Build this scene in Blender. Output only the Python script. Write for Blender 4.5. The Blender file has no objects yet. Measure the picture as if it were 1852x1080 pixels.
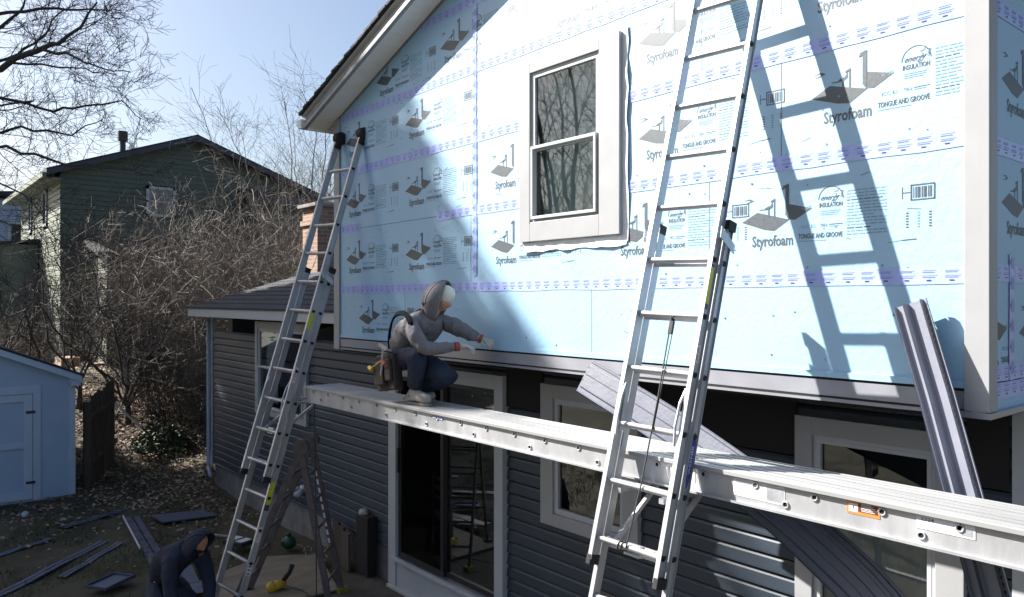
import bpy, bmesh, math, random
from mathutils import Vector as V, Matrix, noise
R = math.radians
C = bpy.context.scene.collection
SC = bpy.context.scene

# ------------------------------------------------------------------ camera, sky, sun, exposure
cam = bpy.data.objects.new('camera', bpy.data.cameras.new('camera')); C.objects.link(cam)
cam.data.sensor_width = 36; cam.data.lens = 27.04; cam.data.clip_end = 2000; cam.data.clip_start = 0.05
cam.data.shift_y = 0.0005
cam.rotation_euler = (R(90), 0, math.pi/2 - math.atan2(1156, 1391))
SC.camera = cam
w = bpy.data.worlds.new('World'); SC.world = w; w.use_nodes = True
nt = w.node_tree; bg = nt.nodes['Background']; sk = nt.nodes.new('ShaderNodeTexSky')
sk.sky_type = 'NISHITA'; sk.sun_disc = False; sk.sun_elevation = R(38.5); sk.sun_rotation = R(238.9)
sk.air_density = 1.0; sk.dust_density = 2.4; sk.ozone_density = 1.3
nt.links.new(sk.outputs[0], bg.inputs[0]); bg.inputs[1].default_value = 0.050
sl = bpy.data.lights.new('sun', 'SUN'); sl.energy = 5.0; sl.angle = R(0.55); sl.color = (1, 0.955, 0.89)
so = bpy.data.objects.new('sun', sl); C.objects.link(so)
SUN = V((1.66, 1.0, -1.545)).normalized()
so.rotation_euler = SUN.to_track_quat('-Z', 'Y').to_euler()
SC.view_settings.view_transform = 'Standard'; SC.view_settings.look = 'None'
SC.view_settings.gamma = 1; SC.view_settings.exposure = 1.75
SC.view_settings.use_curve_mapping = False
SC.render.resolution_x = 1024; SC.render.resolution_y = 597

# ------------------------------------------------------------------ materials
def mat(name, col, rough=.6, metal=0., var=0., vscale=8., bump=0., bscale=40., spec=.5, stretch=None):
    m = bpy.data.materials.new(name); m.use_nodes = True; n = m.node_tree; p = n.nodes['Principled BSDF']
    p.inputs['Base Color'].default_value = (*col, 1); p.inputs['Roughness'].default_value = rough
    p.inputs['Metallic'].default_value = metal; p.inputs['Specular IOR Level'].default_value = spec
    tc = n.nodes.new('ShaderNodeTexCoord'); mp = n.nodes.new('ShaderNodeMapping')
    n.links.new(tc.outputs['Object'], mp.inputs[0])
    if stretch: mp.inputs['Scale'].default_value = stretch
    if var:
        t = n.nodes.new('ShaderNodeTexNoise'); t.inputs['Scale'].default_value = vscale; t.inputs['Detail'].default_value = 5
        r = n.nodes.new('ShaderNodeMapRange'); r.inputs[1].default_value = .3; r.inputs[2].default_value = .7
        r.inputs[3].default_value = 1-var; r.inputs[4].default_value = 1+var
        h = n.nodes.new('ShaderNodeHueSaturation'); h.inputs['Color'].default_value = (*col, 1)
        n.links.new(mp.outputs[0], t.inputs['Vector']); n.links.new(t.outputs[0], r.inputs[0])
        n.links.new(r.outputs[0], h.inputs['Value']); n.links.new(h.outputs[0], p.inputs['Base Color'])
        r2 = n.nodes.new('ShaderNodeMapRange'); r2.inputs[3].default_value = max(.05, rough-.12); r2.inputs[4].default_value = min(1, rough+.12)
        n.links.new(t.outputs[0], r2.inputs[0]); n.links.new(r2.outputs[0], p.inputs['Roughness'])
    if bump:
        t = n.nodes.new('ShaderNodeTexNoise'); t.inputs['Scale'].default_value = bscale; t.inputs['Detail'].default_value = 4
        b = n.nodes.new('ShaderNodeBump'); b.inputs['Strength'].default_value = bump; b.inputs['Distance'].default_value = .02
        n.links.new(mp.outputs[0], t.inputs['Vector']); n.links.new(t.outputs[0], b.inputs['Height']); n.links.new(b.outputs[0], p.inputs['Normal'])
    return m
def ramp_mat(name, cols, scale, rough=.8, bump=.4, detail=8, stretch=None):
    m = mat(name, cols[0], rough, 0, 0, 1, bump, scale*4); n = m.node_tree; p = n.nodes['Principled BSDF']
    tc = n.nodes.new('ShaderNodeTexCoord'); mp = n.nodes.new('ShaderNodeMapping'); n.links.new(tc.outputs['Object'], mp.inputs[0])
    if stretch: mp.inputs['Scale'].default_value = stretch
    t = n.nodes.new('ShaderNodeTexNoise'); t.inputs['Scale'].default_value = scale; t.inputs['Detail'].default_value = detail
    t.inputs['Roughness'].default_value = .7
    n.links.new(mp.outputs[0], t.inputs['Vector'])
    r = n.nodes.new('ShaderNodeValToRGB'); e = r.color_ramp.elements
    k = len(cols)
    for i, c in enumerate(cols):
        pos = .3 + .4*i/(k-1)
        if i == 0: e[0].position = pos; e[0].color = (*c, 1)
        elif i == k-1: e[-1].position = pos; e[-1].color = (*c, 1)
        else:
            q = e.new(pos); q.color = (*c, 1)
    n.links.new(t.outputs[0], r.inputs[0]); n.links.new(r.outputs[0], p.inputs['Base Color'])
    return m
def brick_mat(name):
    m = mat(name, (.3, .15, .1), .85); n = m.node_tree; p = n.nodes['Principled BSDF']
    tc = n.nodes.new('ShaderNodeTexCoord'); sp = n.nodes.new('ShaderNodeSeparateXYZ'); cb = n.nodes.new('ShaderNodeCombineXYZ'); ad = n.nodes.new('ShaderNodeMath')
    n.links.new(tc.outputs['Object'], sp.inputs[0]); n.links.new(sp.outputs[0], ad.inputs[0]); n.links.new(sp.outputs[1], ad.inputs[1])
    n.links.new(ad.outputs[0], cb.inputs[0]); n.links.new(sp.outputs[2], cb.inputs[1])
    b = n.nodes.new('ShaderNodeTexBrick'); b.inputs['Scale'].default_value = 1; b.inputs['Brick Width'].default_value = .22; b.inputs['Row Height'].default_value = .075
    b.inputs['Mortar Size'].default_value = .008; b.inputs['Color1'].default_value = (.20, .10, .07, 1); b.inputs['Color2'].default_value = (.30, .20, .13, 1); b.inputs['Mortar'].default_value = (.30, .27, .24, 1)
    n.links.new(cb.outputs[0], b.inputs[0]); n.links.new(b.outputs[0], p.inputs['Base Color'])
    return m
def glass_mat(name, tint, refl=.12, mul=1.6):
    m = bpy.data.materials.new(name); m.use_nodes = True; n = m.node_tree; n.nodes.remove(n.nodes['Principled BSDF'])
    out = n.nodes['Material Output']; tr = n.nodes.new('ShaderNodeBsdfTransparent'); tr.inputs[0].default_value = (*tint, 1)
    gl = n.nodes.new('ShaderNodeBsdfGlossy'); gl.inputs['Roughness'].default_value = .015; gl.inputs[0].default_value = (.93, .97, .97, 1)
    lw = n.nodes.new('ShaderNodeFresnel'); lw.inputs[0].default_value = 1.55
    ma = n.nodes.new('ShaderNodeMath'); ma.operation = 'MULTIPLY_ADD'; ma.inputs[1].default_value = mul; ma.inputs[2].default_value = refl-.07
    ma.use_clamp = True
    tc = n.nodes.new('ShaderNodeTexCoord'); nz = n.nodes.new('ShaderNodeTexNoise'); nz.inputs['Scale'].default_value = 1.3; nz.inputs['Detail'].default_value = 1
    bp = n.nodes.new('ShaderNodeBump'); bp.inputs['Strength'].default_value = .05; bp.inputs['Distance'].default_value = .03
    n.links.new(tc.outputs['Object'], nz.inputs['Vector']); n.links.new(nz.outputs[0], bp.inputs['Height']); n.links.new(bp.outputs[0], gl.inputs['Normal'])
    mx = n.nodes.new('ShaderNodeMixShader'); n.links.new(lw.outputs[0], ma.inputs[0]); n.links.new(ma.outputs[0], mx.inputs[0])
    n.links.new(tr.outputs[0], mx.inputs[1]); n.links.new(gl.outputs[0], mx.inputs[2]); n.links.new(mx.outputs[0], out.inputs[0])
    return m
M = {}
M['foam'] = mat('foam', (.295, .50, .68), .52, 0, .05, 1.2, .12, 22, 1.0)
M['ink'] = mat('ink', (.040, .055, .070), .5, 0, .2, 60, 0, 40, .9)
M['ink2'] = mat('ink_faint', (.15, .28, .38), .5, 0, .2, 60)
M['seam'] = mat('seam_dark', (.10, .16, .22), .8, 0, .5, 20)
M['tape'] = mat('tape', (.36, .45, .82), .3, 0, .06, 6, .15, 30)
M['tapeink'] = mat('tape_ink', (.17, .22, .60), .5)
M['tapeink2'] = mat('tape_ink_faint', (.29, .37, .73), .5)
M['tapedot'] = mat('tape_mark', (.012, .02, .16), .5)
M['white'] = mat('white_aluminium', (.32, .327, .34), .45, 0, .03, 5, .03, 15)
M['vinyl'] = mat('white_vinyl', (.42, .445, .47), .45, 0, .03, 7)
M['wtape'] = mat('white_flashing_tape', (.75, .78, .80), .35, 0, .05, 12, .3, 20)
M['sealant'] = mat('grey_sealant', (.2, .21, .22), .6)
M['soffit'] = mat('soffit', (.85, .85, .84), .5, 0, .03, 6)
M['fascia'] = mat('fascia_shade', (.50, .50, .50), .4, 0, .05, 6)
M['steelblue'] = mat('frieze_metal', (.33, .34, .38), .33, .25, .06, 5)
M['black'] = mat('black_band', (.012, .011, .013), .9, 0, .2, 6)
M['siding'] = mat('blue_grey_siding', (.033, .047, .065), .46, 0, .10, 2, 0, 60, .4, (.4, 1, 1))
M['shadowgap'] = mat('siding_lip', (.02, .025, .035), .7)
M['shingle'] = ramp_mat('shingle', [(.012, .013, .018), (.035, .037, .045), (.06, .062, .07)], 26, .85, .6, 6)
M['concrete'] = ramp_mat('concrete', [(.12, .115, .11), (.20, .19, .18), (.27, .25, .235)], 3.5, .9, .3)
M['alu'] = mat('aluminium', (.46, .47, .49), .42, .45, .16, 7, .06, 40, .5, (1, 1, .35))
M['alu_dull'] = mat('aluminium_dull', (.50, .52, .56), .45, .6, .12, 14, .08, 50)
M['alu_grip'] = mat('aluminium_deck', (.34, .345, .35), .5, .3, .12, 3, 0, 60, .5, (.3, 6, 1))
M['hole'] = mat('dark_recess', (.008, .008, .01), .8)
M['rubber'] = mat('black_rubber', (.012, .012, .014), .7, 0, .2, 30)
M['rubber_red'] = mat('maroon_rubber', (.03, .008, .012), .6)
M['yellow'] = mat('yellow_sticker', (.55, .58, .03), .5, 0, .1, 30)
M['yellowdim'] = mat('worn_yellow', (.22, .19, .02), .7)
M['blueink'] = mat('blue_print', (.01, .03, .30), .4)
M['paperwhite'] = mat('label_paper', (.66, .68, .70), .5, 0, .06, 20)
M['orange'] = mat('orange_label', (.72, .22, .05), .5)
M['brownlab'] = mat('dark_label', (.10, .035, .02), .5)
M['redink'] = mat('red_print', (.45, .05, .06), .5)
M['dusty'] = mat('dusty_metal', (.13, .11, .11), .6, .2, .25, 14)
M['rope'] = mat('dark_rope', (.05, .05, .05), .9, 0, .4, 120)
M['panelmid'] = mat('vinyl_panel_dark_face', (.058, .068, .102), .42, 0, .05, 5, .05, 40)
M['panelgrey'] = mat('vinyl_panel_face', (.21, .22, .27), .36, 0, .04, 6, .05, 40)
M['panelnavy'] = mat('vinyl_panel_back', (.02, .025, .045), .4, 0, .08, 6)
M['navystrip'] = mat('navy_vinyl', (.07, .09, .14), .4, 0, .08, 6)
M['glass'] = glass_mat('window_glass', (.80, .85, .83), .11, 1.4)
M['glassdark'] = glass_mat('door_glass', (.26, .27, .26), .055, .4)
M['room'] = mat('dark_room', (.05, .048, .045), .9)
M['roomgrey'] = mat('room_grey', (.16, .17, .17), .9, 0, .25, 2)
M['curtain_or_backing'] = mat('curtain_or_backing', (.40, .46, .52), .8, 0, .06, 4, .3, 6, .3, (6, 6, .5))
M['pane_backing'] = mat('added_pane_backing', (.62, .68, .66), .9, 0, .2, 2.5)  # tone of the sheet added behind the upper pane to lift the glass
M['farpane'] = mat('far_pane', (.03, .035, .045), .06, 0, 0, 1, 0, 1, 1.0)
M['darkframe'] = mat('dark_frame', (.02, .02, .024), .4)
M['shed'] = mat('shed_blue_paint', (.37, .48, .64), .6, 0, .05, 3, .15, 25)
M['shedtrim'] = mat('shed_trim_paint', (.46, .56, .69), .55, 0, .05, 5)
M['green'] = mat('green_siding_shaded', (.075, .10, .08), .6, 0, .08, 2)  # darker copy of the siding, shade put into the walls turned from the sun
M['greensun'] = mat('green_siding_sunlit', (.19, .215, .17), .6, 0, .06, 3)  # lighter copy of the same siding, sunlight put into the sun-facing walls
M['paleblue'] = mat('pale_blue_siding', (.34, .38, .52), .6, 0, .05, 3)
M['greydull'] = mat('grey_green_stucco', (.15, .18, .17), .8, 0, .12, 2)
M['wood'] = ramp_mat('weathered_wood', [(.035, .028, .02), (.07, .055, .042), (.11, .09, .07)], 6, .85, .3, 6, (1, 1, .12))
M['mud'] = mat('mud', (.05, .042, .03), .95, 0, .3, 20)
M['plywood'] = ramp_mat('plywood', [(.13, .11, .08), (.20, .17, .125), (.26, .22, .16)], 7, .8, .1, 6, (1, .25, 1))
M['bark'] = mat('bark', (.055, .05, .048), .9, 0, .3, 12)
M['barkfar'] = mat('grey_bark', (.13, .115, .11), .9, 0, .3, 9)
M['twig'] = mat('brown_twig', (.19, .165, .14), .85, 0, .45, 1.5)
M['twig2'] = mat('grey_twig', (.10, .088, .076), .85, 0, .45, 1.5)
M['needle'] = mat('needles', (.03, .06, .03), .8, 0, .4, 2)
M['ivy'] = mat('evergreen_leaf', (.03, .048, .018), .6, 0, .5, 5)
M['soil'] = ramp_mat('soil', [(.026, .022, .015), (.045, .042, .022), (.075, .062, .04), (.05, .06, .026)], 1.1, .95, .6, 10)
M['leaf'] = mat('dead_leaf', (.30, .215, .15), .75, 0, .55, 2.2)
M['leaf2'] = mat('dark_dead_leaf', (.17, .12, .085), .8, 0, .5, 2.2)
M['grass'] = mat('grass_blade', (.06, .08, .028), .7, 0, .5, 1.2)
M['patio'] = ramp_mat('patio', [(.045, .04, .034), (.07, .063, .054), (.095, .086, .074)], 5, .9, .3)
M['brick'] = brick_mat('brick')
M['skin'] = mat('skin', (.42, .22, .15), .5, 0, .06, 20)
M['hoodie'] = mat('grey_hoodie', (.15, .143, .155), .85, 0, .10, 12, .35, 60)
M['hoodlt'] = mat('pale_cap', (.66, .64, .56), .8, 0, .06, 20, .3, 60)
M['glove'] = mat('grey_glove', (.42, .40, .37), .8, 0, .12, 30)
M['jeans'] = mat('dark_jeans', (.013, .020, .042), .85, 0, .18, 10, .4, 50)
M['shoe'] = mat('pale_shoe', (.33, .30, .26), .7, 0, .15, 25)
M['sole'] = mat('shoe_sole', (.20, .18, .16), .8)
M['leather'] = mat('brown_leather', (.028, .02, .016), .6, 0, .3, 20)
M['strap'] = mat('black_webbing', (.010, .011, .015), .95, 0, 0, 1, 0, 1, .1)
M['navy'] = mat('navy_hoodie', (.012, .018, .038), .9, 0, .2, 10, .35, 50)
M['redcuff'] = mat('red_cuff', (.30, .05, .04), .7)
M['greenp'] = mat('green_plastic', (.015, .06, .03), .35)
M['yellowp'] = mat('yellow_plastic', (.55, .33, .03), .4)
M['greyplastic'] = mat('grey_fixture', (.30, .31, .32), .45)
M['galv'] = mat('downpipe', (.28, .32, .38), .4)

# ------------------------------------------------------------------ mesh builder
class MB:
    def __init__(s): s.v = []; s.f = []; s.m = []
    def add(s, vs, fs, mi=0):
        o = len(s.v); s.v += [tuple(v) for v in vs]
        s.f += [tuple(i+o for i in f) for f in fs]; s.m += [mi]*len(fs)
    def box(s, a, b, mi=0, X=None):
        x0, y0, z0 = a; x1, y1, z1 = b
        vs = [V(p) for p in ((x0,y0,z0),(x1,y0,z0),(x1,y1,z0),(x0,y1,z0),(x0,y0,z1),(x1,y0,z1),(x1,y1,z1),(x0,y1,z1))]
        if X: vs = [X @ v for v in vs]
        s.add(vs, [(0,3,2,1),(4,5,6,7),(0,1,5,4),(1,2,6,5),(2,3,7,6),(3,0,4,7)], mi)
    def bar(s, p, q, wx, wz, up=(0,0,1), mi=0):
        p = V(p); q = V(q); d = (q-p); L = d.length; d.normalize(); u = V(up); x = d.cross(u).normalized(); z = x.cross(d)
        X = Matrix((x, d, z)).transposed().to_4x4(); X.translation = p
        s.box((-wx/2, 0, -wz/2), (wx/2, L, wz/2), mi, X)
    def tube(s, pts, rad, n=8, mi=0, cap=True):
        pts = [V(p) for p in pts]
        if not hasattr(rad, '__len__'): rad = [rad]*len(pts)
        o = len(s.v); t = (pts[1]-pts[0]).normalized(); a = t.orthogonal().normalized()
        for i, p in enumerate(pts):
            if i == 0: t = pts[1]-pts[0]
            elif i == len(pts)-1: t = pts[-1]-pts[-2]
            else: t = pts[i+1]-pts[i-1]
            t.normalize(); a = (a - t*a.dot(t))
            if a.length < 1e-6: a = t.orthogonal()
            a.normalize(); b = t.cross(a)
            for k in range(n):
                an = 2*math.pi*k/n; s.v.append(tuple(p + (a*math.cos(an)+b*math.sin(an))*rad[i]))
        for i in range(len(pts)-1):
            for k in range(n):
                s.f.append((o+i*n+k, o+i*n+(k+1)%n, o+(i+1)*n+(k+1)%n, o+(i+1)*n+k)); s.m.append(mi)
        if cap and n > 2:
            s.f.append(tuple(o+k for k in range(n))[::-1]); s.m.append(mi)
            e = o+(len(pts)-1)*n; s.f.append(tuple(e+k for k in range(n))); s.m.append(mi)
    def prism(s, poly, vec, mi=0, mi2=None):
        n = len(poly); vec = V(vec); vs = [V(p) for p in poly]+[V(p)+vec for p in poly]
        s.add(vs, [tuple(range(n))[::-1], tuple(range(n, 2*n))], mi)
        s.add(vs, [(i, (i+1)%n, n+(i+1)%n, n+i) for i in range(n)], mi if mi2 is None else mi2)
    def ball(s, c, r, mi=0, n=10, sc=(1,1,1)):
        vs = []; fs = []; m = n//2
        for i in range(m+1):
            for k in range(n):
                th = math.pi*i/m; ph = 2*math.pi*k/n
                vs.append((c[0]+r*sc[0]*math.sin(th)*math.cos(ph), c[1]+r*sc[1]*math.sin(th)*math.sin(ph), c[2]+r*sc[2]*math.cos(th)))
        for i in range(m):
            for k in range(n): fs.append((i*n+k, (i+1)*n+k, (i+1)*n+(k+1)%n, i*n+(k+1)%n))
        s.add(vs, fs, mi)
    def xform(s, X): s.v = [tuple(X @ V(v)) for v in s.v]; return s
    def build(s, name, mats, parent=None, smooth=False, bevel=0):
        me = bpy.data.meshes.new(name); me.from_pydata(s.v, [], s.f)
        if not isinstance(mats, (list, tuple)): mats = [mats]
        for m in mats: me.materials.append(M[m] if isinstance(m, str) else m)
        me.polygons.foreach_set('material_index', s.m)
        bm = bmesh.new(); bm.from_mesh(me)
        if bevel:
            es = [e for e in bm.edges if len(e.link_faces) == 2 and e.calc_face_angle() > .6]
            bmesh.ops.bevel(bm, geom=es, offset=bevel, segments=2, affect='EDGES', profile=.6)
        if bevel or len(s.f) < 60000: bmesh.ops.recalc_face_normals(bm, faces=bm.faces) if s.closed() else None
        bm.to_mesh(me); bm.free()
        if smooth: me.polygons.foreach_set('use_smooth', [True]*len(me.polygons))
        me.update()
        o = bpy.data.objects.new(name, me); C.objects.link(o)
        if parent: o.parent = parent
        return o
    def closed(s): return True
def tag(o, label=None, cat=None, group=None, kind=None):
    for k, v in (('label', label), ('category', cat), ('group', group), ('kind', kind)):
        if v: o[k] = v
    return o
def empty(name, loc, label, cat, group=None, rz=0):
    o = bpy.data.objects.new(name, None); C.objects.link(o); o.location = loc; o.rotation_euler = (0, 0, rz)
    o.empty_display_size = .2
    return tag(o, label, cat, group)
TXT = {}
def text_geo(s):
    if s not in TXT:
        cu = bpy.data.curves.new('txt', 'FONT'); cu.body = s; cu.resolution_u = 2; cu.offset = .022 if s in ('Styrofoam', 'TONGUE AND GROOVE', 'INSULATION') else .006
        o = bpy.data.objects.new('txt', cu); C.objects.link(o)
        dg = bpy.context.evaluated_depsgraph_get(); me = bpy.data.meshes.new_from_object(o.evaluated_get(dg))
        vs = [(v.co.x, v.co.y) for v in me.vertices]; fs = [tuple(p.vertices) for p in me.polygons]
        bpy.data.objects.remove(o); bpy.data.curves.remove(cu); bpy.data.meshes.remove(me)
        x0 = min(v[0] for v in vs); x1 = max(v[0] for v in vs)
        TXT[s] = ([((v[0]-x0)/(x1-x0), v[1]/.7) for v in vs], fs)
    return TXT[s]
def put_text(mb, s, org, ex, ez, width, height, mi, slant=0):
    vs, fs = text_geo(s); org = V(org); ex = V(ex); ez = V(ez)
    mb.add([org+ex*(x*width+slant*z*height)+ez*(z*height) for x, z in vs], fs, mi)

# ------------------------------------------------------------------ terrain
def sm(t): t = max(0, min(1, t)); return t*t*(3-2*t)
def gz(x, y):
    z = -3.35 + 1.35*sm((-13.6-x)/11.0) + .25*sm((y-2)/6)*sm((-13.5-x)/1.5)*(1-sm((-18-x)/4))
    k = sm((-8.8-x)/1.5)
    z += k*(.07*noise.noise(V((x*.7, y*.7, 0)))+.02*noise.noise(V((x*3, y*3, 5))))
    if x < -34: z += (-34-x)*.012
    return z
def lin(a, b, n): return [a+(b-a)*i/n for i in range(n+1)]
xs = [-400, -200, -100, -70, -50]+lin(-42, -6, 110)+lin(-5, 12, 20)+[20, 50, 100, 300]
ys = [-300, -120, -60, -35, -20, -12]+lin(-8, 16, 80)+[20, 28, 40, 60, 100, 200, 400]
g = MB(); vs = [(x, y, gz(x, y)) for y in ys for x in xs]; nx = len(xs)
g.add(vs, [(j*nx+i, j*nx+i+1, (j+1)*nx+i+1, (j+1)*nx+i) for j in range(len(ys)-1) for i in range(nx-1)])
tag(g.build('ground', 'soil', None, True), kind='structure')
g = MB(); g.box((-8.25, .5, -3.40), (-.5, 4.64, -3.315)); tag(g.build('patio', 'patio'), kind='structure')

# ------------------------------------------------------------------ the house being re-sided
XL, XR, YF, YB = -7.84, -1.349, 4.0, 4.66
house = empty('house', (-4.6, YF, -3.35), 'two storey house being re-sided, blue foam board above and dark siding below', 'house')
def hp(mb, name, mats, parent=house, **k):
    mb.xform(Matrix.Translation(-V(house.location))); return mb.build(name, mats, parent, **k)
def lapped(mb, x0, x1, z0, z1, holes, y, face=.1156, axis='x', lip=.021, mi=0):
    """horizontal lap siding in plane y (or x), split round the openings"""
    z = z1
    while z > z0+.001:
        zb = max(z0, z-face)
        cuts = [(x0, x1)]
        for (hx0, hx1, hz0, hz1) in holes:
            if zb < hz1-.01 and z > hz0+.01:
                nc = []
                for a, b in cuts:
                    if hx1 <= a or hx0 >= b: nc.append((a, b)); continue
                    if hx0 > a: nc.append((a, hx0))
                    if hx1 < b: nc.append((hx1, b))
                cuts = nc
        for a, b in cuts:
            # dutch-lap like profile : upper cove, flat, overhanging bottom lip
            pr = [(.03, z-.0005), (.03, z-.0125), (-.001, z-.0135), (-lip*.6, z-.032), (-lip, zb+.014), (-lip, zb+.002), (-lip+.004, zb), (.03, zb)] if face < .13 else [(0, z), (-.002, z-.012), (-lip*.55, z-.03), (-lip, zb+.012), (-lip, zb+.002), (-lip+.004, zb), (0, zb)]
            n = len(pr)
            if axis == 'x': vs = [(a, y+p, q) for p, q in pr]+[(b, y+p, q) for p, q in pr]
            else: vs = [(y-p, a, q) for p, q in pr]+[(y-p, b, q) for p, q in pr]
            mb.add(vs, [(i, i+1, n+i+1, n+i) for i in range(n-1)], mi)
            mb.add(vs, [tuple(range(n)), tuple(range(n, 2*n))[::-1]], mi)
        z -= face
# gable wall of foam: polygon following the roof
EZ = 2.01; PITCH = .348; XC = -4.6
def roof_z(x): return EZ + (abs(XL-XC)-abs(x-XC))*PITCH
def logo(mb, X, full=True, ik=1, fk=2):
    """printed block on one board; X maps (x along board, z up) to the wall"""
    def P(pts, mi, d=.0012): mb.add([X @ V((x, -d, z)) for x, z in pts], [tuple(range(len(pts)))], mi)
    P([(0, 0), (.105, .052), (.31, -.004), (.215, -.062), (.15, -.052)], ik)
    P([(.305, .085), (.447, .048), (.345, -.008), (.30, -.002)], ik)
    P([(.115, .068), (.175, .068), (.205, .105), (.205, .075), (.18, .062), (.12, .062)], ik)
    for x, h in ((.175, .085), (.212, .125), (.285, .19)):
        P([(x, .022), (x+.008, .022), (x+.008, h), (x, h-.012)], ik, .0016)
        P([(x-.02, h-.012), (x+.008, h), (x+.008, h-.012), (x-.02, h-.022)], ik, .002)
    P([(.293, .01), (.308, .01), (.308, .20), (.293, .19)], ik, .002)
    P([(.27, .19), (.308, .2), (.308, .192), (.27, .182)], ik, .0024)
    P([(.01, .128), (.055, .136), (.085, .122), (.05, .112), (.012, .108), (.045, .117), (.06, .122), (.05, .128)], ik)
    def T(s, x, z, wd, h, mi, sl=0): put_text(mb, s, X @ V((x, -.0014, z)), X.to_3x3() @ V((1,0,0)), X.to_3x3() @ V((0,0,1)), wd, h, mi, sl)
    T('Styrofoam', .07, -.148, .262, .062, ik)
    if not full: return
    T('TONGUE AND GROOVE', .365, -.118, .255, .027, ik)
    P([(.365, -.13), (.53, -.13), (.53, -.134), (.365, -.134)], fk)
    T('energy', .495, .085, .10, .03, ik, .5)
    T('INSULATION', .49, .047, .13, .024, ik)
    ring = [(.555+.072*math.cos(a), .088+.072*math.sin(a)) for a in [R(180*i/16) for i in range(17)]]
    for (a, b), (c, d) in zip(ring[:-1], ring[1:]):
        k = .94; P([(a, b), (c, d), (.555+(c-.555)*k, .088+(d-.088)*k), (.555+(a-.555)*k, .088+(b-.088)*k)], ik)
    st = [(.60+(.026 if i % 2 == 0 else .012)*math.cos(R(90+36*i)), .118+(.026 if i % 2 == 0 else .012)*math.sin(R(90+36*i))) for i in range(10)]
    for i in range(10):
        a = st[i]; b = st[(i+1) % 10]; n = V((b[1]-a[1], a[0]-b[0])).normalized()*.003
        P([a, b, (b[0]+n.x, b[1]+n.y), (a[0]+n.x, a[1]+n.y)], ik, .002)
    T('C US', .385, .045, .06, .018, fk); T('ICC ES', .385, -.06, .08, .018, fk)
    T('TYPE IV', .495, -.06, .04, .018, ik)
    P([(.545, -.046), (.62, -.046), (.62, -.05), (.545, -.05)], ik); P([(.545, -.056), (.60, -.056), (.60, -.06), (.545, -.06)], fk)
    for i in range(3): P([(.495, .028-i*.01), (.61-i*.01, .028-i*.01), (.61-i*.01, .024-i*.01), (.495, .024-i*.01)], fk)
    rnd = random.Random(int(X.translation.x*97+X.translation.z*31))
    for i in range(15):
        z = .125-i*.0165; wdt = .21 if i not in (3, 8, 12) else .21*rnd.uniform(.5, .9)
        x = .645
        while x < .645+wdt:
            l = rnd.uniform(.012, .045); x1 = min(x+l, .645+wdt); P([(x, z), (x1, z), (x1, z-.0055), (x, z-.0055)], ik if i in (3, 12) else fk); x += l+.006
    # bar code patch
    for i in range(9):
        x = .985+i*.010; P([(x, .05), (x+.004+(i % 3)*.002, .05), (x+.004+(i % 3)*.002, .105), (x, .105)], ik)
    for a, b, c, d in ((.975, .118, 1.085, .112), (.975, .044, 1.085, .038), (.972, .118, .978, .038), (1.082, .118, 1.088, .038)):
        P([(a, b), (c, b), (c, d), (a, d)], ik, .0018)
    P([(.93, .11), (.934, .11), (.934, .05), (.93, .05)], ik); P([(.934, .082), (.97, .082), (.97, .077), (.934, .077)], ik)
    for j in range(3):
        for i in range(6): P([(.95+j*.055, -.02-i*.014), (.962+j*.055, -.02-i*.014), (.962+j*.055, -.027-i*.014), (.95+j*.055, -.027-i*.014)], ik if j != 1 else fk)
    P([(.86, -.165), (.93, -.155), (.93, -.159), (.86, -.169)], fk); P([(.93, -.156), (1.0, -.152), (1.0, -.158), (.93, -.161)], ik)
def tape_strip(name, a, b, nrm, width=.085, step=.105, wob=.004, seed=1):
    a = V(a); b = V(b); d = b-a; L = d.length; d.normalize(); nrm = V(nrm); u = nrm.cross(d)*-1 if abs(d.z) < .5 else nrm.cross(d)
    rnd = random.Random(seed); mb = MB(); n = max(2, int(L/.18))
    top = []; bot = []
    for i in range(n+1):
        p = a+d*(L*i/n)+nrm*.003; j = rnd.uniform(-wob, wob); top.append(p+u*(width/2+j)); bot.append(p-u*(width/2-j))
    for i in range(n): mb.add([bot[i], bot[i+1], top[i+1], top[i]], [(0, 1, 2, 3)], 0)
    s = .03
    while s < L-.07:
        for dz, hh, ww, mi in ((.018, .006, .022, 3), (.004, .004, .06, 1), (-.006, .004, .07, 2), (-.022, .004, .055, 1), (-.030, .003, .065, 2)):
            x0 = s + (.02 if mi == 3 else 0); q = a+d*x0+nrm*.0045+u*(dz+rnd.uniform(-.001, .001))
            mb.add([q, q+d*ww, q+d*ww+u*hh, q+u*hh], [(0, 1, 2, 3)], mi)
        s += step*rnd.uniform(.92, 1.08)
    return hp(mb, name, ['tape', 'tapeink', 'tapeink2', 'tapedot'])
UW = (-4.68, -3.61, .45, 1.855)       # upper window casing
mb = MB()
zb = -.40
# board wall: slab with gable top
poly = [(XL, zb), (XR, zb), (XR, roof_z(XR)), (XC, roof_z(XC)), (XL, roof_z(XL))]
hole = (-4.55, -3.80, .60, 1.77)
def wall_rect(x0, x1, z0, z1): mb.add([(x0, YF, z0), (x1, YF, z0), (x1, YF, z1), (x0, YF, z1)], [(0, 1, 2, 3)], 0)
wall_rect(XL, hole[0], zb, EZ); wall_rect(hole[1], XR, zb, EZ); wall_rect(hole[0], hole[1], zb, hole[2]); wall_rect(hole[0], hole[1], hole[3], EZ)
mb.add([(XL, YF, EZ), (XR, YF, EZ), (XC, YF, roof_z(XC))], [(0, 1, 2)], 0)
rows = [-.40, .105, .765, 1.385, 1.995, 2.61, 3.2]
seams = {0: [-6.45, -3.912], 1: [-5.37, -2.893], 2: [-5.345, -2.40], 3: [-5.33, -2.95], 4: [-5.29, -3.9], 5: [-4.8]}
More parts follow.
